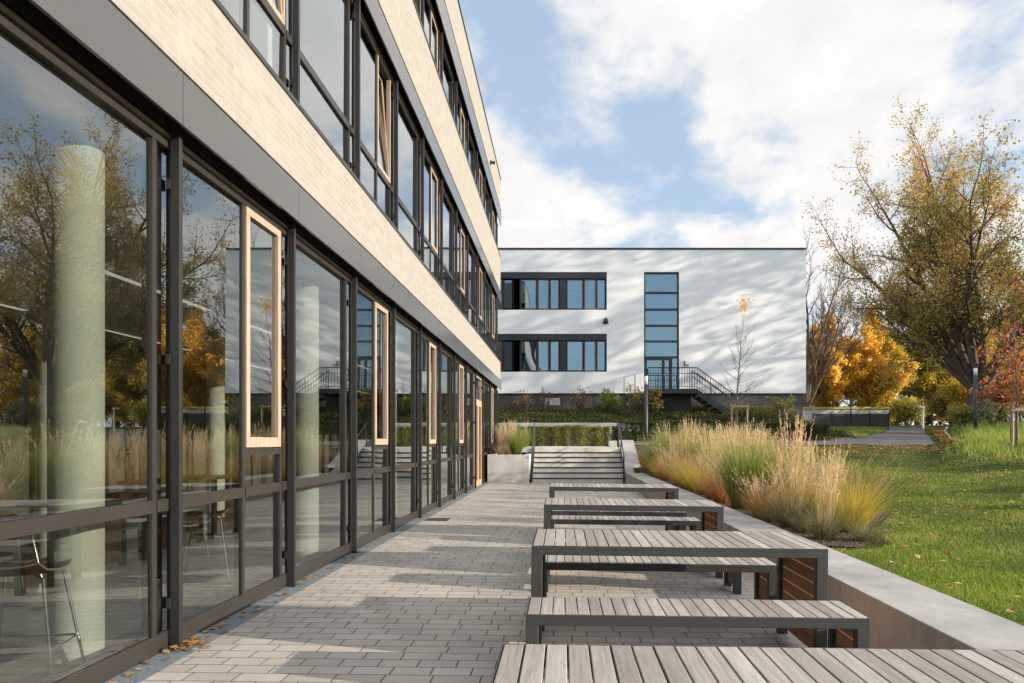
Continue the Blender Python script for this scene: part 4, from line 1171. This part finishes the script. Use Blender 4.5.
def place_clump(kd, q, x, y, z, s, label, group):
    e = empty(NAMES[kd][0], (x, y, z), label, 'ornamental grass', group); e.rotation_euler = (0, 0, random.uniform(0, 6.28)); e.scale = (s, s, s*random.uniform(.94, 1.06))
    for nm, me in meshes[kd, q]:
        o = bpy.data.objects.new(nm, me); C.objects.link(o); o.parent = e
ORD = ['first', 'second', 'third', 'fourth', 'fifth', 'sixth', 'seventh', 'eighth', 'ninth', 'tenth', 'eleventh', 'twelfth', 'thirteenth', 'fourteenth', 'fifteenth', 'sixteenth', 'seventeenth', 'eighteenth', 'nineteenth', 'twentieth', 'twenty-first', 'twenty-second', 'twenty-third', 'twenty-fourth']
rows = {
 'front row beside the kerb wall': [('feather', 2.98, 7.75, .74), ('tuft', 3.35, 7.6, .8), ('tuft', 2.95, 8.3, .8), ('feather', 2.97, 8.85, .95), ('tuft', 2.9, 9.4, .75), ('rust', 2.95, 9.9, .72), ('green', 3.0, 11.3, .97), ('rust', 2.93, 12.3, .8), ('rust', 2.95, 13.2, .85), ('fountain', 2.98, 14.2, 1.0), ('fountain', 2.95, 15.2, 1.05), ('fountain', 2.95, 16.2, 1.1), ('rust', 3.0, 17.3, .95), ('feather', 3.05, 18.3, .9), ('rust', 3.0, 19.3, .95), ('fountain', 2.95, 20.5, 1.), ('green', 3.0, 21.8, .95), ('rust', 2.95, 23, 1.)],
 'second row of the bed': [('fountain', 3.50, 8.35, 1.0), ('fountain', 3.45, 9.4, .85), ('tuft', 3.3, 8.9, .9), ('rust', 3.5, 10.2, .8), ('green', 3.6, 11.2, .82), ('green', 3.55, 12.3, .9), ('feather', 3.6, 13.3, .98), ('feather', 3.55, 14.4, 1.0), ('feather', 3.65, 15.6, 1.02), ('feather', 3.6, 16.8, 1.02), ('green', 3.65, 18.2, .95), ('feather', 3.6, 19.8, 1.0), ('green', 3.5, 21.3, 1.08), ('green', 3.6, 22.6, 1.1), ('rust', 3.6, 23.8, 1.15)],
 'back row against the lawn': [('fountain', 3.95, 9.2, .82), ('feather', 4.0, 9.95, .66), ('fountain', 4.2, 10.9, .85), ('feather', 4.2, 12.1, .74), ('rust', 4.3, 13.2, .85), ('feather', 4.35, 14.5, .9), ('feather', 4.4, 15.9, .98), ('feather', 4.5, 17.3, 1.0), ('rust', 4.5, 18.9, 1.0), ('green', 4.4, 20.5, 1.0), ('green', 4.3, 22.2, 1.02), ('feather', 4.5, 24, 1.05), ('feather', 5.1, 17.8, .9), ('rust', 5.2, 19.4, .9), ('feather', 5.2, 21, .95)]}
cnt = {}
for row, items in rows.items():
    tot = {}
    for it in items: tot[it[0]] = tot.get(it[0], 0)+1
    c = {}
    for kd, x, y, s in items:
        c[kd] = c.get(kd, 0)+1
        lb = NAMES[kd][1] + (', %s of its kind from the near end, ' % ORD[c[kd]-1] if tot[kd] > 1 else ' in the ') + row
        lb = {'front row beside the kerb wall': '%s beside the kerb wall', 'second row of the bed': '%s in the middle row', 'back row against the lawn': '%s against the lawn'}[row] % (NAMES[kd][1].replace(' clump', '') + (', %s from near end' % ORD[c[kd]-1]))
        place_clump(kd, random.randint(0, 1), x+random.uniform(-.05, .05), y, float(ground_z(x, y))+.01, s, lb, 'ornamental grasses in the bed')
for k, (x, y, s, kd) in enumerate(((-2.15, 23.7, .8, 'feather'), (-1.62, 23.75, .72, 'green'), (-1.9, 24.4, .95, 'feather'), (-1.6, 25.6, .85, 'green'), (-2.2, 25.5, .85, 'feather'))):
    lb = ['pale feather grass at the front of the planter against the glass', 'green silver grass at the front of the planter by the steps', 'pale feather grass in the middle of the planter', 'green silver grass at the back of the planter', 'pale feather grass at the back of the planter against the glass'][k]
    place_clump(kd, k % 2, x, y, .90, s, lb, 'grasses in the concrete planter')

# ------------------------------------------------------------------ lawn blades and fallen leaves
def lawn(n, seed, name, mat, label, x0f, region_y, hgt, wid, extra=None, dens=None):
    r = np.random.default_rng(seed)
    u = r.uniform(0, 1, n)
    y = region_y[0]*(region_y[1]/region_y[0])**u          # density falls with distance
    xa, xb = x0f(y); x = xa + (xb-xa)*r.uniform(0, 1, n)
    patch = .5+.5*np.sin(x*1.7+np.sin(y*1.1)*2)*np.sin(y*1.4-x*.6)
    keep = np.ones(n, bool)
    if dens is not None: keep = dens(x, y, r)
    x, y, patch = x[keep], y[keep], patch[keep]; n = len(x)
    z = ground_z(x, y)
    az = r.uniform(0, 2*np.pi, n); sc = np.clip(y/9, .8, 2.2)
    L = hgt*r.uniform(.5, 1.2, n)*(.6+.8*patch); w = wid*r.uniform(.7, 1.3, n)*sc
    v, f, _ = blade_arrays(np.stack([x, y, z-.004], 1), az, L, np.abs(r.normal(.35, .25, n)), np.abs(r.normal(.6, .4, n)), w, 2, r)
    rn = np.repeat(np.clip(r.normal(.42, .22, n) + .35*(patch-.5) + .22*np.sin(x*.6+2)*np.sin(y*.5) + .2*np.sin(x*3.1+1.3*np.sin(y*2.3))*np.sin(y*2.9), 0, 1), 2)
    tag(np_mesh(name, v, f, mat, None, rn), label, kind='stuff')
def in_bed(x, y): 
    lim = np.interp(y, [7.0, 7.3, 8.3, 10, 14, 20, 25.5], [3.2, 3.5, 3.8, 4.8, 5.3, 5.6, 5.6])
    return (x < lim) & (y > 7.0) & (y < 25.6)
def not_path(x, y):
    xl_ = np.interp(y, [26.8, 30.1, 31.2, 33.4, 37, 42], [2, 10.4, 12.6, 14.8, 17.3, 20.1]); xr_ = np.interp(y, [26.8, 27, 32, 37, 42], [14.75, 14.75, 17.2, 19.6, 22.3])
    return ~((y > 26.7) & (x > xl_) & (x < xr_)) & ~((y > 26.7) & (y < 29.5) & (x < 14.7))
lawn(190000, 121, 'lawn_grass', 'grass', 'short mown lawn grass with yellowing patches', lambda y: (np.full_like(y, 2.68), np.maximum(.72*y+1.2, 3.2)), (3.2, 34), .044, .0042,
     dens=lambda x, y, r: ~in_bed(x, y) & not_path(x, y) & (r.uniform(0, 1, len(x)) < np.where((y > 22.4) & (y < 26.8) & (x < 14.6), .45, 1.)))
lawn(15000, 122, 'meadow_grass', 'meadow', 'taller unmown grass on the bank by the lamp', lambda y: (.56*y-.2, .56*y+6.5), (15, 40), .34, .007,
     dens=lambda x, y, r: (r.uniform(0, 1, len(x)) < (.3+.7*(np.sin(x*1.3)*np.sin(y*1.1) > -.2))*smooth(x-.56*y+.2+.5*np.sin(y*1.7), .1, 1.6)*smooth(y+np.sin(x*1.9), 15, 18.5)))
lawn(14000, 123, 'lawn_grass', 'grass', 'sunlit lawn slope beside the path and dark hedge', lambda y: (np.full_like(y, 11.5), np.interp(y, [29, 31.2, 33.4, 37, 42, 47], [11.5, 12.6, 14.6, 17.1, 20, 21.5])), (31, 47), .08, .006)
r = np.random.default_rng(131)
def fallen(name, x, y, z, size, label, seed):
    rr = np.random.default_rng(seed); n = len(x); p = np.stack([x, y, z], 1)
    a = rr.uniform(0, 2*np.pi, n); d = np.stack([np.cos(a), np.sin(a), rr.normal(size=n)*.15], 1); q = np.stack([-np.sin(a), np.cos(a), rr.normal(size=n)*.15], 1)
    s = (size*rr.uniform(.6, 1.3, n))[:, None]; up = np.array([0, 0, 1.])
    v = np.stack([p+up*.004, p+d*s*.5+q*s*.42+up*s*.22, p+d*s+up*.006, p+d*s*.5-q*s*.42+up*s*.18], 1).reshape(-1, 3)
    f = np.arange(4*n).reshape(n, 4); tag(np_mesh(name, v, f, 'fallen', None, rr.uniform(0, 1, n)), label, kind='stuff')
n = 2300; y = 3.5+23*np.sqrt(r.uniform(0, 1, n)); x = 2.75 + (np.maximum(.7*y, 3)+.5-2.75)*r.uniform(0, 1, n)
k = ~in_bed(x, y); x, y = x[k], y[k]
fallen('fallen_leaves', x, y, ground_z(x, y)+.04, .058, 'brown fallen leaves scattered over the lawn', 1)
n = 2000; y = r.uniform(22.3, 27.0, n); x = r.uniform(4.5, 14.7, n); fallen('fallen_leaves', x, y, ground_z(x, y)+.03, .09, 'brown leaf litter along the front edge of the path', 2)
n = 1800; t = r.uniform(0, 1, n); y = 26+17*t; x = np.interp(y, [26, 32, 37, 42, 43], [14.6, 17.5, 20, 22.8, 23.3]) + np.abs(r.normal(size=n))*.35; fallen('fallen_leaves', x, y, ground_z(x, y)+.04, .1, 'brown leaf drift between path and kerb', 3)
n = 170; y = np.abs(r.normal(size=n))*7+3.6; x = -2.60 + np.abs(r.normal(size=n))*.09; fallen('fallen_leaves', x, y, paving_z(x)+.004, .05, 'dry leaves caught along the facade foot', 4)
n = 60; y = 4.62 + r.normal(size=n)*.09; x = -2.52 + r.normal(size=n)*.05; fallen('fallen_leaves', x, y, paving_z(x)+.004+np.abs(r.normal(size=n))*.012, .055, 'small heap of dry leaves at the foot of the first guide rail', 5)
n = 150; y = r.uniform(2.5, 20, n); x = np.where(r.uniform(0, 1, n) < .5, r.uniform(-2.3, 2, n), 2.08-np.abs(r.normal(size=n))*.15); fallen('fallen_leaves', x, y, paving_z(x)+.002, .04, 'few stray leaves on the paving', 6)

# ------------------------------------------------------------------ light, sky, camera
EL, AZ = 15.7, 14.0
sd = Vector((math.cos(R(EL))*math.cos(R(AZ)), -math.cos(R(EL))*math.sin(R(AZ)), math.sin(R(EL))))
sl = bpy.data.lights.new('sun', 'SUN'); sl.energy = 5.; sl.angle = R(.4); sl.color = (1., .89, .74)
so_ = bpy.data.objects.new('sun', sl); C.objects.link(so_); so_.rotation_euler = (-sd).to_track_quat('-Z', 'Y').to_euler(); so_.location = sd*60

w = bpy.data.worlds.new('World'); S.world = w; w.use_nodes = True
nt = w.node_tree; nt.nodes.clear(); n = N(nt)
wo = n('ShaderNodeOutputWorld'); bg = n('ShaderNodeBackground'); bg.inputs[1].default_value = .13
sky = n('ShaderNodeTexSky', sky_type='NISHITA'); sky.sun_disc = False; sky.sun_elevation = R(EL); sky.sun_rotation = R(90+AZ)
sky.air_density = 1.; sky.dust_density = .6; sky.ozone_density = 1.5
tc = n('ShaderNodeTexCoord').outputs['Generated']
sp = n('ShaderNodeSeparateXYZ'); n.link(tc, sp.inputs[0])
zz = n.math('ADD', n.math('MAXIMUM', sp.outputs[2], 0.), .22)
cbn = n('ShaderNodeCombineXYZ'); n.link(n.math('DIVIDE', sp.outputs[0], zz), cbn.inputs[0]); n.link(n.math('DIVIDE', sp.outputs[1], zz), cbn.inputs[1])
cm = n.mapping(cbn.outputs[0], scale=(1., .8, 1), loc=(8.98, 15.2, 0))
c1 = n.noise(cm, 2.0, 9, .54)
c2 = n.noise(cm, 5.2, 7, .6)
def sstep(v, a, b):
    t = n.nt.nodes.new('ShaderNodeMapRange'); t.interpolation_type = 'SMOOTHSTEP'; n.link(v, t.inputs[0]); t.inputs[1].default_value = a; t.inputs[2].default_value = b
    return t.outputs[0]
cov = n.math('ADD', n.math('MULTIPLY', c1, .82), n.math('MULTIPLY', c2, .18))
cov = n.math('ADD', cov, n.math('MULTIPLY', sp.outputs[1], .03))
cov = n.math('ADD', cov, n.math('MULTIPLY', sp.outputs[0], .05))
behind = n.math('MULTIPLY', n.math('MAXIMUM', n.math('MULTIPLY', sp.outputs[1], -1.), 0.), n.math('SUBTRACT', 1., sstep(sp.outputs[2], .22, .42)))
cov = n.math('SUBTRACT', cov, n.math('MULTIPLY', behind, .2))
fac = n.ramp(cov, [(.452, (0,)*3), (.565, (1,)*3)], 'EASE')
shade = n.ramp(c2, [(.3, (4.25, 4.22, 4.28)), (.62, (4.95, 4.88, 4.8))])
# clouds brightened overhead and behind the camera, out of view, as added fill light
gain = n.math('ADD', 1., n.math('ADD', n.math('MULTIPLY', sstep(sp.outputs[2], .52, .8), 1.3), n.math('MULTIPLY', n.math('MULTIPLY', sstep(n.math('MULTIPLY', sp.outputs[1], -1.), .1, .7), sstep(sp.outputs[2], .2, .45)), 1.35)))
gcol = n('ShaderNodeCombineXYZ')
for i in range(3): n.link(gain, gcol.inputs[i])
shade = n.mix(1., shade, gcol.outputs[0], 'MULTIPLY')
skyc = n.mix(.6, sky.outputs[0], (3.0, 3.75, 4.65))
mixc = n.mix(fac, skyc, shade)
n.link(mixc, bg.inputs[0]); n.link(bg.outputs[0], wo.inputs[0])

cam = bpy.data.cameras.new('camera'); co = bpy.data.objects.new('camera', cam); C.objects.link(co)
co.location = (0, 0, 1.42); co.rotation_euler = (R(90), 0, 0)
cam.sensor_width = 36; cam.lens = 683/1024*36; cam.shift_x = -51/1024.; cam.shift_y = 99.5/1024.; cam.clip_start = .05; cam.clip_end = 2000
S.camera = co
S.render.engine = 'CYCLES'
S.cycles.use_denoising = True
try: S.cycles.denoiser = 'OPENIMAGEDENOISE'
except Exception: pass
S.cycles.max_bounces = 7; S.cycles.transparent_max_bounces = 16; S.cycles.glossy_bounces = 4; S.cycles.diffuse_bounces = 3
S.cycles.caustics_reflective = False; S.cycles.caustics_refractive = False; S.cycles.sample_clamp_indirect = 6
S.view_settings.view_transform = 'Standard'; S.view_settings.look = 'None'; S.view_settings.exposure = .66; S.view_settings.gamma = 1.
